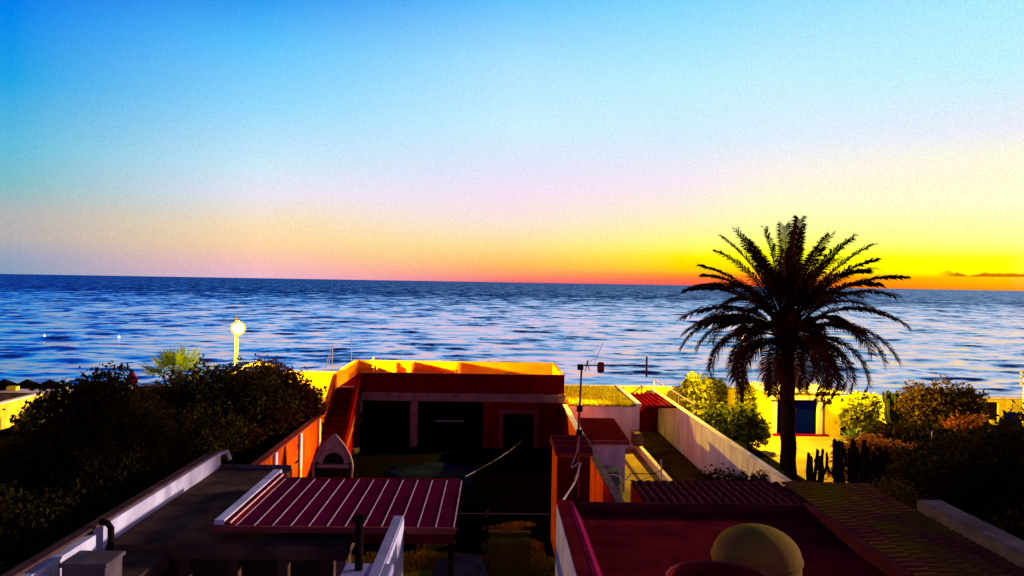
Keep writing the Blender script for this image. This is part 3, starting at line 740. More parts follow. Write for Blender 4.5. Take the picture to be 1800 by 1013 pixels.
# yard wall, pipe, yard bits
yw = thing('yard_wall', 'thin white wall with lilac coping between the sheet roof and the dark yard', 'wall', (-1.78, 13, 0))
part('wall_panel', MB().box(-1.86, -1.70, 7.5, 15.0, 0, 3.36), m_white, yw)
part('coping', MB().box(-1.90, -1.72, 7.5, 15.0, 3.363, 3.41), m_lilac, yw, 0.01)
p = at(632, 908, y=12.2)
vp = thing('flue_pipe', 'tall black flue pipe with flared cap in front of the maroon sheet roof', 'pipe', (p.x, 12.2, 2.6))
part('pipe', MB().tube([(p.x, 12.2, 2.2), (p.x, 12.2, p.z - .05)], 0.066, 14), m_black, vp, smooth=True)
part('cap', MB().lathe([(.06, -.10), (.12, -.05), (.12, -.01), (.05, .03)], (p.x, 12.2, p.z), 16), m_black, vp)
part('base', MB().box(p.x - .26, p.x + .52, 11.7, 12.5, 0, 3.40), m_lilac, vp, 0.03)
fe = thing('wire_fence', 'thin wire fence across the dark yard below the courtyard', 'fence', (0, 26, 0))
ly = at(850, 903, z=1.25).y
part('wire', MB().tube([(-4.2, ly, 1.25), (1.86, ly, 1.25)], 0.010, 6), m_wire, fe)
for x in (-2.2, -0.12): part('fence_post', MB().tube([(x, ly, 0), (x, ly, 1.33)], 0.025, 6), m_black, fe)
part('wire_clip', MB().box(-.18, -.06, ly - .05, ly + .05, 1.15, 1.36), m_grey, fe, 0.03)
p = at(895, 937, z=0.9)
cb = thing('wooden_crate', 'brown wooden crate with a pale top edge in the dark yard', 'crate', (p.x, p.y, 0))
part('box', MB().box(p.x - .55, p.x + .58, p.y - .9, p.y, 0, .88), mat('brown_board', (.16, .10, .008), (.10, .07, .006), 3), cb, 0.02)
part('lid', MB().box(p.x - .60, p.x + .62, p.y - .08, p.y + .08, .883, .95), m_dome, cb, 0.02)
def lump(cx, cy, z0, rx, ry, rz, seed, rough=.2, n=24, m=12):
    mb = MB()
    for j in range(m + 1):
        f_ = PI / 2 * j / m
        for i in range(n):
            a = 2 * PI * i / n
            q = 1 + rough * noise.noise(Vector((math.cos(a) * 1.7 + seed, math.sin(a) * 1.7, f_ * 2)))
            mb.v.append((cx + rx * q * math.cos(a) * math.cos(f_), cy + ry * q * math.sin(a) * math.cos(f_), z0 + rz * q * math.sin(f_)))
    mb.f += [(j * n + i, j * n + (i + 1) % n, (j + 1) * n + (i + 1) % n, (j + 1) * n + i) for j in range(m) for i in range(n)]
    return mb
p = at(808, 990, z=0.75)
solo('covered_heap', 'rounded grey covered heap at the bottom edge beside the white yard wall', 'cover', lump(p.x, p.y, 0, .85, .7, .85, 3, .25), m_grey, (p.x, p.y, 0), smooth=True)

# ------------------------------------------------------------------ plants
def leaves(blobs, n, size, seed, dens=0.0, elong=1.6, thin=0.45):
    """leaf clumps spread through lumpy ellipsoids; returns vertices and faces"""
    rr = np.random.RandomState(seed)
    vol = np.array([b[3] * b[4] * b[5] for b in blobs]); pr = vol / vol.sum()
    which = rr.choice(len(blobs), n, p=pr)
    B = np.array(blobs)[which]
    d = rr.normal(size=(n, 3)); d /= np.linalg.norm(d, axis=1)[:, None]
    r = rr.rand(n) ** 0.42
    wob = np.array([noise.noise(Vector(tuple(q * 2.3)) + Vector((b[0], b[1], seed))) for q, b in zip(d, B)])
    wob2 = np.array([noise.noise(Vector(tuple(q * 6.5)) + Vector((b[2], seed, b[0]))) for q, b in zip(d, B)])
    r = r * (1 + 0.42 * wob + 0.30 * wob2)
    P = B[:, :3] + d * r[:, None] * B[:, 3:6]
    keep = P[:, 2] > 0.05
    P = P[keep]; n = len(P)
    u = rr.normal(size=(n, 3)); u[:, 2] *= 0.8; u /= np.linalg.norm(u, axis=1)[:, None]
    v = np.cross(u, rr.normal(size=(n, 3))); v /= np.linalg.norm(v, axis=1)[:, None]
    s = size * rr.uniform(.4, 1.75, n)[:, None]
    a = P - u * s * elong * .5; b = P + u * s * elong * .5
    c = P + v * s * thin; e = P - v * s * thin
    V = np.stack([a, c, b, e], 1).reshape(-1, 3)
    Fc = [(4 * i, 4 * i + 1, 4 * i + 2, 4 * i + 3) for i in range(n)]
    return V, Fc
def leafpart(name, V, Fc, m, parent):
    org = ORG[parent.name]
    me = bpy.data.meshes.new(name)
    me.from_pydata([tuple(x) for x in (V - np.array(org))], [], Fc)
    me.materials.append(m)
    o = bpy.data.objects.new(name, me); C.objects.link(o); o.parent = parent
    ORG[o.name] = org
    return o
def tree(name, label, cat, x, y, blobs, n, size, m, seed, trunk_r=.16, mt=None, group=None, thin=.45, elong=1.6, foliage='crown'):
    """blobs: (dx, dy, z, rx, ry, rz) relative to the foot"""
    t = thing(name, label, cat, (x, y, 0), group)
    bl = [(x + b[0], y + b[1], b[2], b[3], b[4], b[5]) for b in blobs]
    V, Fc = leaves(bl, n, size, seed, thin=thin, elong=elong)
    leafpart(foliage, V, Fc, m, t)
    tb = MB(); rd = random.Random(seed)
    for b in bl:
        mid = Vector((x * .6 + b[0] * .4, y * .6 + b[1] * .4, b[2] * .45))
        tb.tube([(x + rd.uniform(-.1, .1), y, 0), mid, Vector(b[:3])], [trunk_r, trunk_r * .7, trunk_r * .25], 8)
    part('trunk' if foliage == 'crown' else 'stems', tb, mt or m_wood, t, smooth=True)
    return t

# weeds in the dark yard
wd = MB(); rdw = random.Random(3)
for _ in range(16000):
    x = rdw.uniform(-3.6, 1.6); y = rdw.uniform(18.5, 25.5)
    k = noise.noise(Vector((x * .8, y * .8, 1)))
    if k < -.05: continue
    hh = (.06 + .35 * k) * rdw.uniform(.5, 1.2); a = rdw.uniform(0, PI); dx, dy = math.cos(a) * .035, math.sin(a) * .035
    lx, ly_ = rdw.uniform(-.6, .6) * hh, rdw.uniform(-.6, .6) * hh
    wd.add([(x - dx, y - dy, 0), (x + dx, y + dy, 0), (x + lx, y + ly_, hh)], [(0, 1, 2)])
wo = link('weeds', wd, mat('yard_weeds', (.60, .50, .01), (.50, .14, .03), 1.0, .9, 0, island=.4), Vector((0, 0, 0)))
tag(wo, 'mossy green and brown weeds covering the dark yard', 'weeds', kind='stuff')
# the dark mass at the left
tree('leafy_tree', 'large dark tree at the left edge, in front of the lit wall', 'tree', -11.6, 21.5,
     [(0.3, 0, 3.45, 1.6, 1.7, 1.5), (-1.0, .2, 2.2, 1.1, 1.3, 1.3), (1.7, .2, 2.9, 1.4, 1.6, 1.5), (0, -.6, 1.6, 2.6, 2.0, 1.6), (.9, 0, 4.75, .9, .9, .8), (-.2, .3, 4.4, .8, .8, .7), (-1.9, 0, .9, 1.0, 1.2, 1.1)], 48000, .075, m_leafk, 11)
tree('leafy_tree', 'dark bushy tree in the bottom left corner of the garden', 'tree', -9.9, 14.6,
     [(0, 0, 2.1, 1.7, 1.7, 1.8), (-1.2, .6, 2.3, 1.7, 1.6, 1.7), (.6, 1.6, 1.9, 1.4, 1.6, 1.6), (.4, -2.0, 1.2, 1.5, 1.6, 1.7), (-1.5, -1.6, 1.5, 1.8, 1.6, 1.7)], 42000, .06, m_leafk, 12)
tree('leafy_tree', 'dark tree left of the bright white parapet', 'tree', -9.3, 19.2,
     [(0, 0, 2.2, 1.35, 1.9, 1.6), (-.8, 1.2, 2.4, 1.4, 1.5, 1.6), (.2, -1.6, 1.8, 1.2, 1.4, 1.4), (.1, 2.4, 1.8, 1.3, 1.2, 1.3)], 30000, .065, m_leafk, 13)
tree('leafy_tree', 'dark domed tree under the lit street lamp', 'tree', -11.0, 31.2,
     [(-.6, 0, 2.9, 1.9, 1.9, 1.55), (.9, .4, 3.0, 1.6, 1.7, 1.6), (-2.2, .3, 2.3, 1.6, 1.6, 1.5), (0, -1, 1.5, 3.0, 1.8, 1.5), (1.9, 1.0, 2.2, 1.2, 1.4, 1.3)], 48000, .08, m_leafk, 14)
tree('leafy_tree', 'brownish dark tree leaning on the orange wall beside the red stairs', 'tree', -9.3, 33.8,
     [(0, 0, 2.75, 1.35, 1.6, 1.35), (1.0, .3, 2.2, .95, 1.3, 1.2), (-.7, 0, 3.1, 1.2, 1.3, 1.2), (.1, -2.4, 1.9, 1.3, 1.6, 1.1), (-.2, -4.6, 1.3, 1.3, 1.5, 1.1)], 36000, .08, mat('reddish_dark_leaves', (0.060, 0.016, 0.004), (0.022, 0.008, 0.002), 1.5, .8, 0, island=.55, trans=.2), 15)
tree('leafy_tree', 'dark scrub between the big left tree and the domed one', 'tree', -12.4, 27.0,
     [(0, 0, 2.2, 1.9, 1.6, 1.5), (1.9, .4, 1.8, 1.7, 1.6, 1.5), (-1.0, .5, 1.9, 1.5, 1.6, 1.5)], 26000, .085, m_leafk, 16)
tree('flowering_bush', 'small dark bush with yellow lit leaves in front of the bright wall', 'bush', -22.6, 39.0,
     [(0, 0, 1.0, .8, .7, .7), (.8, .2, 1.45, .55, .6, .6), (-.8, 0, .6, .6, .6, .45)], 2200, .15, m_leafy, 17, .06, foliage='foliage')
tree('leafy_tree', 'dark round scrub left of the small fan palm', 'tree', -16.2, 33.0,
     [(0, 0, 2.2, 1.4, 1.3, 1.25), (1.5, 0, 1.8, 1.2, 1.2, 1.1), (-.9, .3, 1.5, 1.1, 1.2, 1.2)], 18000, .09, m_leafk, 18, .1)

# fan palm
def fan_palm():
    p = at(310, 665, y=37.0); x0, y0 = p.x, 37.0
    t = thing('fan_palm', 'small fan palm lit green and yellow left of the street lamp', 'palm tree', (x0, y0, 0))
    part('trunk', MB().tube([(x0, y0, 0), (x0 + .05, y0, 1.2), (x0, y0, p.z - .3)], [.2, .16, .2], 10), m_wood, t)
    rd = random.Random(5)
    for i in range(17):
        az = i * 2.399; elv = R(80 - 105 * (i / 17) ** .9)
        ln = 1.0 + .3 * rd.random()
        d = Vector((math.cos(az) * math.cos(elv), math.sin(az) * math.cos(elv), math.sin(elv)))
        base = Vector((x0, y0, p.z - .3)); hub = base + d * ln
        side = d.cross(Vector((0, 0, 1))); side = side.normalized() if side.length > .1 else Vector((1, 0, 0))
        up = side.cross(d)
        mb = MB(); mb.tube([base, hub], .02, 5)
        for k in range(22):
            a = R(-105 + 210 * k / 21)
            e = (d * math.cos(a) + side * math.sin(a)); l2 = 1.05 * (1 - .25 * abs(a) / 2) * rd.uniform(.85, 1.1)
            w_ = e.cross(up).normalized() * .035
            tip = hub + e * l2 - Vector((0, 0, .18 * rd.random())) + up * .05
            mid = hub + e * l2 * .55
            mb.add([hub, mid + w_, tip, mid - w_], [(0, 1, 2, 3)])
        part('frond', mb, m_palmy, t)
fan_palm()

# the tall date palm
def date_palm():
    base = at(1386, 856, y=30.8); x0, y0 = base.x, 30.8
    topc = at(1384, 582, y=y0); zc = topc.z
    t = thing('date_palm', 'tall date palm with a full crown silhouetted against the sunset sea', 'palm tree', (x0, y0, 0))
    tr = MB(); path = []; rad = []
    for i in range(60):
        z = -0.0 + (zc - .35) * i / 59
        path.append((x0 + (topc.x - x0) * i / 59 + .02 * math.sin(i * .5), y0, z)); rad.append((.32 - .06 * i / 59) * (1 + .035 * (i % 2)))
    tr.tube(path, rad, 18)
    part('trunk', tr, m_bark, t)
    xc = topc.x
    bs = MB(); prof = [(.26, -.62), (.40, -.50), (.46, -.25), (.44, .15), (.36, .55), (.22, 1.0), (.05, 1.3)]
    bs.lathe(prof, (xc, y0, zc), 24)
    rd = random.Random(2)
    for i in range(90):
        a = i * 2.399; z = zc - .5 + 1.1 * i / 90; r = .42
        d = Vector((math.cos(a), math.sin(a), 0))
        p = Vector((xc, y0, z)) + d * (r - .06)
        bs.tube([p, p + d * .14 + Vector((0, 0, .2))], [.06, .02], 5)
    part('crown_boss', bs, m_bark, t)
    nf = 82
    for i in range(nf):
        u = i / (nf - 1)
        az = i * 2.39996 + rd.uniform(-.15, .15)
        th = 80 - 80 * u ** 0.85 + rd.uniform(-8, 8)
        bend = 18 + 82 * min(1, u * 1.3) + 30 * max(0, u - .5) * 2 + rd.uniform(-8, 8)
        Ln = (3.75 + .75 * math.sin(PI * min(1, u * 1.15)) ** .7) * rd.uniform(.92, 1.05)
        if u > .8: Ln *= .92
        st_ = Vector((xc + .2 * math.cos(az), y0 + .2 * math.sin(az), zc + .50 - 1.0 * u))
        h_ = Vector((math.cos(az), math.sin(az), 0))
        side = Vector((-math.sin(az), math.cos(az), 0))
        tw = rd.uniform(-.5, .5)
        n = 26; P = [st_]; D = []
        for k in range(n):
            s = (k + .5) / n
            e = R(th - bend * s ** 1.35)
            d = h_ * math.cos(e) + Vector((0, 0, math.sin(e))) + side * tw * .12 * s
            d.normalize(); D.append(d); P.append(P[-1] + d * Ln / n)
        D.append(D[-1])
        mb = MB(); mb.tube(P, [.035 * (1 - .85 * k / n) + .004 for k in range(n + 1)], 5)
        nl = 84
        for k in range(nl):
            s = .22 + .78 * (k + .5) / nl
            f_ = s * n; j = min(int(f_), n - 1); q = P[j].lerp(P[j + 1], f_ - j); d = D[j]
            up = side.cross(d).normalized()
            if up.z < 0: up = -up
            ll = .68 * min(1, (s - .17) * 5.5) * (1 - .38 * max(0, s - .35) / .65) * rd.uniform(.85, 1.12)
            for sg in (-1, 1):
                cr_ = .8
                e = (side * sg * cr_ + d * (.38 + .40 * s) + up * rd.uniform(.05, .5)).normalized()
                wv = d * .022
                mid = q + e * ll * .55
                tip = q + e * ll + Vector((0, 0, -(.25 + .35 * u) * ll))
                mb.add([q - wv * .6, mid - wv * 1.1, tip, mid + wv * 1.1, q + wv * .6], [(0, 1, 2, 3, 4)])
        part('frond', mb, m_palm, t)
    for i in range(6):
        a = rd.uniform(0, 2 * PI); p = Vector((xc + .4 * math.cos(a), y0 + .4 * math.sin(a), zc + .2))
        q = p + Vector((math.cos(a) * .9, math.sin(a) * .9, .1)); r_ = q + Vector((math.cos(a) * .25, math.sin(a) * .25, -.7))
        mb = MB().tube([p, q, r_], [.03, .02, .01], 5)
        for k in range(30):
            c = q.lerp(r_, rd.random()); dd = Vector((rd.uniform(-.2, .2), rd.uniform(-.2, .2), rd.uniform(-.5, -.1)))
            mb.tube([c, c + dd], [.010, .012], 4)
        part('fruit_stalk', mb, m_leafb, t)
date_palm()

# bushes in the lit garden
def px_bush(name, label, cat, px, ptop, y, rx, m, seed, n=6000, size=.10, extra=(), z0=None, **k):
    p = at(px, ptop, y=y); H = p.z
    bl = [(0, 0, H * .55, rx, rx * .8, H * .45)] + [(dx * rx, dy, H * hz, rx * .6, rx * .6, H * .3) for dx, dy, hz in extra]
    return tree(name, label, cat, p.x, y, bl, n, size, m, seed, .06, foliage='foliage', **k)
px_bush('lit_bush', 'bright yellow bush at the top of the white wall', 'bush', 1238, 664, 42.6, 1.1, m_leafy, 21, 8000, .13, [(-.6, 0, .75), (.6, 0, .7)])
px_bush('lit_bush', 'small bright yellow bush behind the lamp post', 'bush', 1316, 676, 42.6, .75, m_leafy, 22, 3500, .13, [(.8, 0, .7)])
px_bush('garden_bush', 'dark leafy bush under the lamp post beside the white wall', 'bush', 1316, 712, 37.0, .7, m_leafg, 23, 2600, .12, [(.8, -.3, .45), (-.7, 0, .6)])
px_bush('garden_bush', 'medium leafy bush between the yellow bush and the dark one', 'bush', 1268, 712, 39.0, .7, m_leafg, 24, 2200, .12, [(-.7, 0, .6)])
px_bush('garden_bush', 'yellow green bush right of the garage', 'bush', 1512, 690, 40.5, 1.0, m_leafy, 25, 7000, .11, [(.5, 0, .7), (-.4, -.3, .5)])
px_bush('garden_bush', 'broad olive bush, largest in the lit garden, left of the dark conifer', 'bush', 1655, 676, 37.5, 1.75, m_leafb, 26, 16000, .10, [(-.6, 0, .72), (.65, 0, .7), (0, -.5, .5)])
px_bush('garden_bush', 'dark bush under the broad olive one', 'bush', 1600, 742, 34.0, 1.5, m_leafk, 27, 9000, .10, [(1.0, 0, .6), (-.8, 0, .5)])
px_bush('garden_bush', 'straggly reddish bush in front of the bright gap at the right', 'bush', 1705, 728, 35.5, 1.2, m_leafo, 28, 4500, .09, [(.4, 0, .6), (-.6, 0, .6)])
hb = at(1560, 772, y=29.5)
tree('hedge', 'rusty orange hedge behind the dark cactus', 'hedge', hb.x, 29.5, [(-.9, 0, 1.55, 1.1, .9, .75), (.2, 0, 1.35, 1.3, .9, .75), (1.5, .2, 1.0, 1.2, .9, .6), (0, 0, .7, 2.2, 1.0, .75)], 16000, .08, m_leafo, 29, .05, foliage='foliage')
mb_ = at(1578, 846, y=20.5)
tree('clipped_bush', 'rounded olive clipped bush just beyond the tile slope', 'bush', mb_.x, 20.8, [(0, 0, 1.7, .95, .9, mb_.z - 1.75), (0, 0, .9, .9, .9, 1.0)], 14000, .05, m_leafb, 30, .05, foliage='foliage')
tb_ = at(1310, 812, y=25.0)
tree('wall_shrub', 'low twiggy dark shrub trailing before the end of the white wall', 'shrub', tb_.x, 25.2, [(-.6, .6, 1.15, 1.0, .7, .7), (.3, 0, 1.1, .9, .7, .75), (1.0, -.3, 1.2, .8, .6, .7), (.2, -.4, .5, 1.6, .8, .7)], 8000, .075, mat('dark_green_leaves', (.04, .045, .008), (.03, .012, .012), 1.5, .8, 0, island=.6, trans=.2), 31, .03, foliage='foliage')
# twigs sticking out of it
tw_ = MB(); rd = random.Random(8)
for i in range(46):
    x = tb_.x + rd.uniform(-1.5, 1.5); y = 25.1 + rd.uniform(-.5, .5)
    q = Vector((x, y, 1.2)); pth = [q]
    for k in range(4):
        q = q + Vector((rd.uniform(-.12, .12), rd.uniform(-.05, .05), rd.uniform(.12, .26))); pth.append(q)
    tw_.tube(pth, [.012, .010, .008, .006, .004], 4)
part('twigs', tw_, m_wood, [o for o in bpy.data.objects if o.name.startswith('wall_shrub')][0])

# dark trees at the right
tree('leafy_tree', 'dark tree mass at the right edge behind the pale parapet', 'tree', at(1770, 900, y=23).x, 23.0,
     [(0, 0, 2.3, 1.5, 1.4, 1.7), (-1.3, .5, 1.7, 1.4, 1.4, 1.5), (1.6, .2, 2.7, 1.6, 1.5, 1.8), (.4, -1.6, 1.5, 2.0, 1.5, 1.5)], 26000, .08, m_leafk, 33)
tree('leafy_tree', 'dark low tree between the clipped bush and the right edge', 'tree', at(1665, 900, y=26).x, 26.5,
     [(0, 0, 1.5, 1.7, 1.4, 1.3), (1.6, 0, 1.8, 1.4, 1.3, 1.3), (-1.4, -.6, 1.1, 1.2, 1.2, .9)], 18000, .085, m_leafk, 34)
cx_ = at(1766, 735, y=29).x; cz_ = at(1766, 733, y=29).z
tree('conifer', 'slim dark conifer in front of the bright right hand wall', 'tree', cx_, 29.0, [(0, 0, cz_ * .45, .42, .42, cz_ * .45), (0, 0, cz_ * .8, .30, .30, cz_ * .2)], 9000, .06, m_leafk, 35, .08)

# agave
p = at(1498, 790, z=0.3); ag = thing('agave', 'pale green agave rosette left of the rusty hedge', 'plant', (p.x, 34.0, 0))
p = at(1498, 768, y=34.0)
mb = MB(); rd = random.Random(4)
for i in range(44):
    a = i * 2.399; e = R(80 - 75 * i / 44); l_ = rd.uniform(.75, 1.0)
    d = Vector((math.cos(a) * math.cos(e), math.sin(a) * math.cos(e), math.sin(e))); s_ = Vector((-math.sin(a), math.cos(a), 0))
    b0 = Vector((p.x, 34.0, p.z - .25)); mid = b0 + d * l_ * .5; tip = b0 + d * l_ - Vector((0, 0, .12))
    mb.add([b0 + s_ * .03, mid + s_ * .055, tip, mid - s_ * .055, b0 - s_ * .03, mid - Vector((0, 0, .03))], [(0, 1, 5), (1, 2, 5), (2, 3, 5), (3, 4, 5), (4, 0, 5)])
part('leaves', mb, mat('agave_leaf', (.30, .40, .12), (.2, .3, .06), 2, .5, 0), ag)
part('stem', MB().tube([(p.x, 34.0, 0), (p.x, 34.0, p.z - .2)], .09, 8), m_wood, ag)

# cacti and euphorbia
def ribbed(mb, path, r):
    n = 12; P = [Vector(q) for q in path]
    m_ = len(P)
    mb2 = MB(); mb2.tube(P, [r * (1 - .0) for _ in P[:-1]] + [r * .35], n)
    for i in range(len(mb2.v)):
        k = i % n; c = P[min(i // n, m_ - 1)]
        if k % 2: mb2.v[i] = tuple(c + (Vector(mb2.v[i]) - c) * .78)
    mb.add(mb2.v, mb2.f)
def cactus(label, px0, px1, ptop, pbase, y, n, r, seed, m=m_cact, name='cactus', base_z=0.0):
    xa = at(px0, ptop, y=y).x; xb = at(px1, ptop, y=y).x; zt = at((px0 + px1) / 2, ptop, y=y).z
    xm = (xa + xb) / 2; t = thing(name, label, 'cactus', (xm, y, 0)); rd = random.Random(seed)
    zlow = at((px0 + px1) / 2, pbase, y=y).z
    for i in range(n):
        u = (i + .5) / n; xt = xa + (xb - xa) * u + rd.uniform(-.06, .06)
        top_ = zt - (zt - zlow) * (.0 + .22 * rd.random()) * (1 if abs(u - .5) < .3 else 1.6)
        x_b = xm + (xt - xm) * .35; yy = y + rd.uniform(-.5, .5)
        zb_ = zlow + (top_ - zlow) * rd.uniform(.0, .35)
        mb = MB(); ribbed(mb, [(x_b, yy, 0), (x_b + (xt - x_b) * .35, yy, max(zb_ * .7, .3)), (xt, yy, zb_ + (top_ - zb_) * .35), (xt + rd.uniform(-.06, .06), yy, top_ - r), (xt, yy, top_)], r)
        if rd.random() < .6:
            sx = rd.choice((-1, 1)); z1 = zb_ + (top_ - zb_) * rd.uniform(.2, .5)
            ribbed(mb, [(xt, yy, z1), (xt + sx * .16, yy + .05, z1 + .1), (xt + sx * .22, yy + .05, z1 + .3), (xt + sx * .24, yy + .05, min(z1 + .65, top_ - .05)), (xt + sx * .24, yy + .05, min(z1 + .7, top_))], r * .85)
        part('stem', mb, m, t)
    return t
cactus('small open cactus cluster just right of the palm trunk', 1416, 1452, 792, 862, 24.5, 6, .055, 41)
cactus('big dark columnar cactus cluster in front of the rusty hedge', 1458, 1548, 768, 872, 24.0, 24, .05, 42)
cactus('tall branching euphorbia with many upright arms beside the broad olive bush', 1552, 1606, 688, 752, 38.5, 30, .075, 43, m=m_leafg, name='euphorbia')

p = at(1638, 757, y=30.5); solo('garden_stake', 'thin upright stake in front of the olive bush', 'stake', MB().tube([(p.x, 30.5, 0), (p.x, 30.5, p.z)], .018, 6), m_pale, (p.x, 30.5, 0))
p = at(1162, 808, y=22.5); q = at(1166, 880, y=22.5)
cp = thing('clothes_post', 'thin leaning pale post with a crossbar beside the brown path', 'post', (q.x, 22.5, 0))
part('post', MB().tube([(q.x + .05, 22.5, 0), (p.x, 22.5, p.z)], .02, 8), m_wire, cp)
part('crossbar', MB().tube([at(1105, 833, y=22.5), at(1150, 833, y=22.5), at(1170, 822, y=22.5)], .014, 6), m_wood, cp)
tg = thing('patio_seedling', 'small bare forked seedling on the lit patio left of the palm trunk', 'plant', at(1352, 808, z=0.03))
p = at(1352, 812, y=33.0)
part('twigs', MB().tube([(p.x, 33, 0), (p.x, 33, p.z), (p.x + .15, 33, p.z + .35)], [.03, .02, .008], 5).tube([(p.x, 33, p.z), (p.x - .17, 33, p.z + .4)], [.018, .006], 5), m_wood, tg)

# ------------------------------------------------------------------ far left: lit wall, house, parasols, buoys, masts
b = thing('garden_wall', 'short brightly lit yellow wall at the left edge', 'wall', (-25.3, 42, 0))
part('wall_panel', MB().box(-25.4, -25.2, 30, 43.5, 0, 1.33), m_yel, b)
part('coping', MB().box(-25.45, -25.15, 30, 43.5, 1.333, 1.40), m_white, b)
fh = thing('beach_house', 'low grey walled house with a pale roof line beyond the lit wall', 'house', (-25.5, 46, 0))
xa = at(16, 680, y=46).x; xb = at(128, 680, y=46).x
part('wall', MB().box(xa, xb, 45.2, 46.2, 0, 1.10), m_grey, fh)
part('roof', MB().box(xa - .1, xb + .1, 45.1, 46.3, 1.103, 1.17), m_white, fh)
part('chimney', MB().box(xa + .2, xa + .75, 45.4, 45.8, 1.173, 1.42), m_yel, fh, 0.02)
part('post', MB().box(xb - .2, xb, 45.3, 45.5, 1.173, 1.5), m_yel, fh, 0.02)
pc = thing('beach_parasol', 'thatched beach parasol above the grey house, leftmost', 'parasol', (0, 0, 0), 'thatched parasols on the beach')
cone = MB(); cone.lathe([(1.25, 1.75), (1.28, 1.80), (.7, 2.1), (.05, 2.42)], (0, 0, 0), 20)
cn_ = part('canopy', cone, m_wood, pc); pl_ = part('pole', MB().tube([(0, 0, -.1), (0, 0, 1.8)], .05, 8), m_wood, pc)
labs = ['thatched beach parasol above the grey house, leftmost', 'thatched beach parasol second from the left edge', 'thatched beach parasol third from the left edge', 'thatched beach parasol nearest the round scrub']
for i, px in enumerate((8, 48, 88, 150)):
    q = at(px, 664, y=59)
    loc = (q.x, 59, -2.4)
    if i == 0: pc.location = loc
    else:
        r_ = pc.copy(); C.objects.link(r_); r_.location = loc; r_['label'] = labs[i]
        for c0 in (cn_, pl_):
            c1 = c0.copy(); C.objects.link(c1); c1.parent = r_
for i, (px, py) in enumerate(((78, 592), (209, 594))):
    q = at(px, py, z=-3.3)
    bu = thing('buoy', ('glinting white buoy on the sea, left one', 'glinting white buoy on the sea, right one')[i], 'buoy', (q.x, q.y, -3.5), 'pair of buoys on the sea')
    part('float', MB().lathe([(.05, -.3), (.30, -.1), (.34, .15), (.2, .4), (.05, .5)], (q.x, q.y, -3.5), 16), m_buoy, bu, smooth=True)
    part('topmark', MB().tube([(q.x, q.y, -3.1), (q.x, q.y, -2.75)], .05, 8), m_buoy, bu)
q = at(617, 660, y=52)
solo('mast', 'tall thin pale mast standing behind the sea wall left of the red terrace', 'mast', MB().tube([(q.x, 52, -2), (q.x, 52, at(617, 578, y=52).z)], [.05, .025], 8), m_pale, (q.x, 52, -2))
q = at(583, 660, y=50); mt = thing('mast', 'shorter pale mast with slanting stays, left of the tall one', 'mast', (q.x, 50, -2))
zt = at(584, 606, y=50).z
part('pole', MB().tube([(q.x, 50, -2), (q.x + .03, 50, zt)], [.045, .025], 8), m_pale, mt)
part('stay', MB().tube([(q.x, 50, zt - .05), at(570, 652, y=50)], .02, 5), m_pale, mt)
part('stay', MB().tube([(q.x, 50, zt - .5), at(573, 652, y=50)], .016, 5), m_pale, mt)
# little hut roof beside the lamp
hx0 = at(402, 655, y=42.5).x; hx1 = at(474, 640, y=42.5).x
hz0 = at(402, 660, y=42.5).z; hz1 = at(446, 637, y=42.5).z
ht = thing('beach_hut', 'small lit hut with a pale pitched roof behind the domed dark tree', 'hut', ((hx0 + hx1) / 2, 42.5, 0))
part('roof', MB().prism([(hx0 - .2, hz0 - .1), (hx0 + 1.3, hz1), (hx1, hz1 - .25), (hx1, hz1 - .37), (hx0 + 1.3, hz1 - .12), (hx0 - .2, hz0 - .22)], 'y', 41.8, 43.6), m_yel, ht)
part('wall', MB().box(hx0 + .1, hx1 - .1, 42, 43.4, 0, hz0 - .25), m_yel, ht)
q = at(232, 666, y=36.0)
sf = thing('parasol', 'small magenta folded parasol among the dark scrub left of the fan palm', 'parasol', (q.x, 36.0, 0))
part('canopy', MB().lathe([(.20, -.28), (.24, -.1), (.20, .12), (.10, .28), (.02, .36)], (q.x, 36.0, q.z), 14), m_pinkf, sf, smooth=True)
part('pole', MB().tube([(q.x, 36, 0), (q.x, 36, q.z)], .03, 6), m_pale, sf)

# ------------------------------------------------------------------ street lamps
def light(name, kind, loc, power, color, parent, radius=0.15, target=None, cone=None):
    d = bpy.data.lights.new(name, kind); d.energy = power; d.color = color; d.shadow_soft_size = radius
    o = bpy.data.objects.new(name, d); C.objects.link(o); o.parent = parent
    o.location = Vector(loc) - ORG[parent.name]
    if target is not None:
        o.rotation_euler = (Vector(target) - Vector(loc)).to_track_quat('-Z', 'Y').to_euler()
        d.spot_size = R(cone); d.spot_blend = .5
    return o
SOD = (1.0, 0.60, 0.006)
p = at(416, 560, y=40); x1 = p.x
g1 = at(421, 577, y=40)
lp = thing('street_lamp', 'tall pale street lamp with a glowing round globe, lit, behind the dark domed tree', 'street lamp', (x1, 40, 0))
part('pole', MB().tube([(x1, 40, 0), (x1, 40, 2.5), (x1, 40, p.z - .1)], [.10, .085, .07], 12), m_yel, lp, smooth=True)
part('finial', MB().lathe([(.03, -.35), (.10, -.25), (.05, -.1), (.09, 0), (.02, .12)], (x1, 40, p.z), 12), m_black, lp)
part('bracket', MB().tube([(x1, 40, g1.z + .30), (g1.x, 39.9, g1.z + .34), (g1.x, 39.85, g1.z + .2)], .035, 8), m_pale, lp)
def ball(r): return MB().lathe([(.02, -r)] + [(r * math.cos(a), r * math.sin(a)) for a in [R(-80 + 16 * i) for i in range(11)]] + [(.02, r)], (g1.x, 39.8, g1.z), 20)
gt = m_globe.node_tree; tr_ = gt.nodes.new('ShaderNodeBsdfTransparent'); em_ = gt.nodes.new('ShaderNodeEmission'); em_.inputs[0].default_value = (1.0, .62, .01, 1); em_.inputs[1].default_value = 1.6
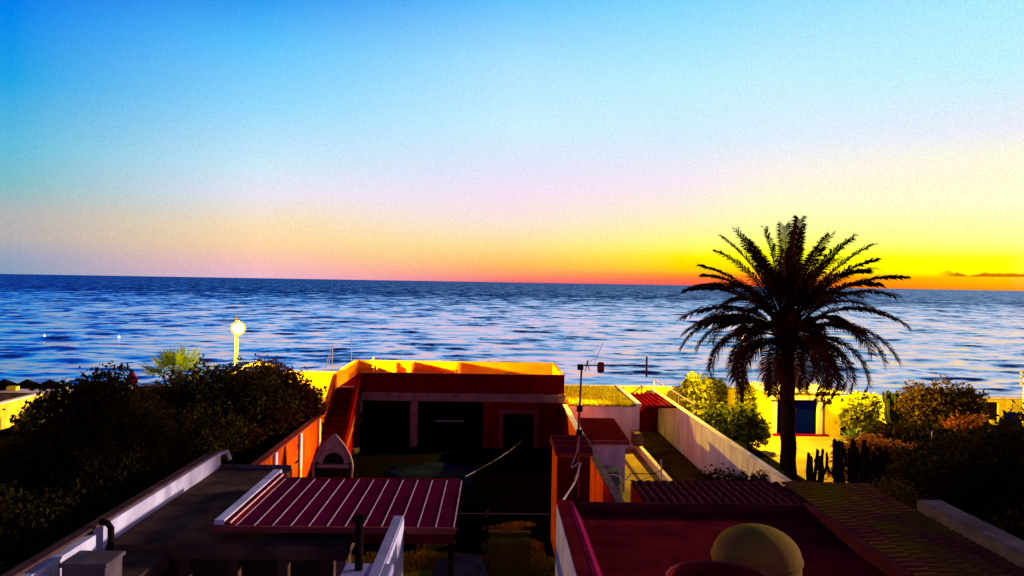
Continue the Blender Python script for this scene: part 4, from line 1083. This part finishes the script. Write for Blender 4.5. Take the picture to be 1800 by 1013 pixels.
mg_ = gt.nodes.new('ShaderNodeMixShader'); mg_.inputs[0].default_value = .55
gt.links.new(tr_.outputs[0], mg_.inputs[1]); gt.links.new(em_.outputs[0], mg_.inputs[2]); gt.links.new(mg_.outputs[0], gt.nodes['Material Output'].inputs[0])
gb_ = part('globe', ball(.38), m_globe, lp, smooth=True)
part('bulb', ball(.27), mat('bulb_glow', (1, .9, .6), None, 3, .5, 0, emit=((1.0, .9, .5), 12)), gb_, smooth=True)
light('lamp_and_fill_light', 'POINT', (g1.x + .1, 39.35, g1.z), 16000, SOD, lp, .2)
light('lamp_and_fill_light', 'SPOT', (g1.x + .5, 39.4, g1.z - .1), 100000, SOD, lp, .2, (-2, 41.4, 3.0), 42)  # extra spot added to brighten the roof terrace
p = at(1307, 552, y=39); x2 = p.x
lp = thing('street_lamp', 'dark hooded street lamp standing among the drooping palm fronds', 'street lamp', (x2, 39, 0))
part('pole', MB().tube([(x2, 39, 0), (x2, 39, 2.5), (x2, 39, p.z - .3)], [.10, .08, .04], 12), m_black, lp, smooth=True)
part('finial', MB().lathe([(.05, -.3), (.13, -.2), (.10, -.05), (.03, .15)], (x2, 39, p.z), 12), m_black, lp)
part('hood', MB().lathe([(.45, -1.0), (.46, -.97), (.34, -.74), (.16, -.54), (.05, -.42), (.04, -.46), (.14, -.60), (.31, -.78), (.43, -.99)], (x2, 39, p.z), 20, False), m_black, lp)
part('lamp_glass', MB().lathe([(.02, -.84), (.16, -.81), (.22, -.76), (.02, -.75)], (x2, 39, p.z), 16), m_lamp2, lp)
zl = p.z - 0.95
light('lamp_and_fill_light', 'POINT', (x2, 38.82, zl), 12000, SOD, lp, .04)  # light added in the dark lamp head to brighten the walls
light('lamp_and_fill_light', 'SPOT', (x2 + .2, 38.9, zl), 60000, SOD, lp, .04, (26, 44.5, 1.0), 40)  # extra spot added to brighten the far right walls
light('lamp_and_fill_light', 'SPOT', (x2 - .2, 38.9, zl), 75000, SOD, lp, .04, (-7.5, 34.0, 2.6), 38)  # extra spot added to brighten the wall left of the courtyard
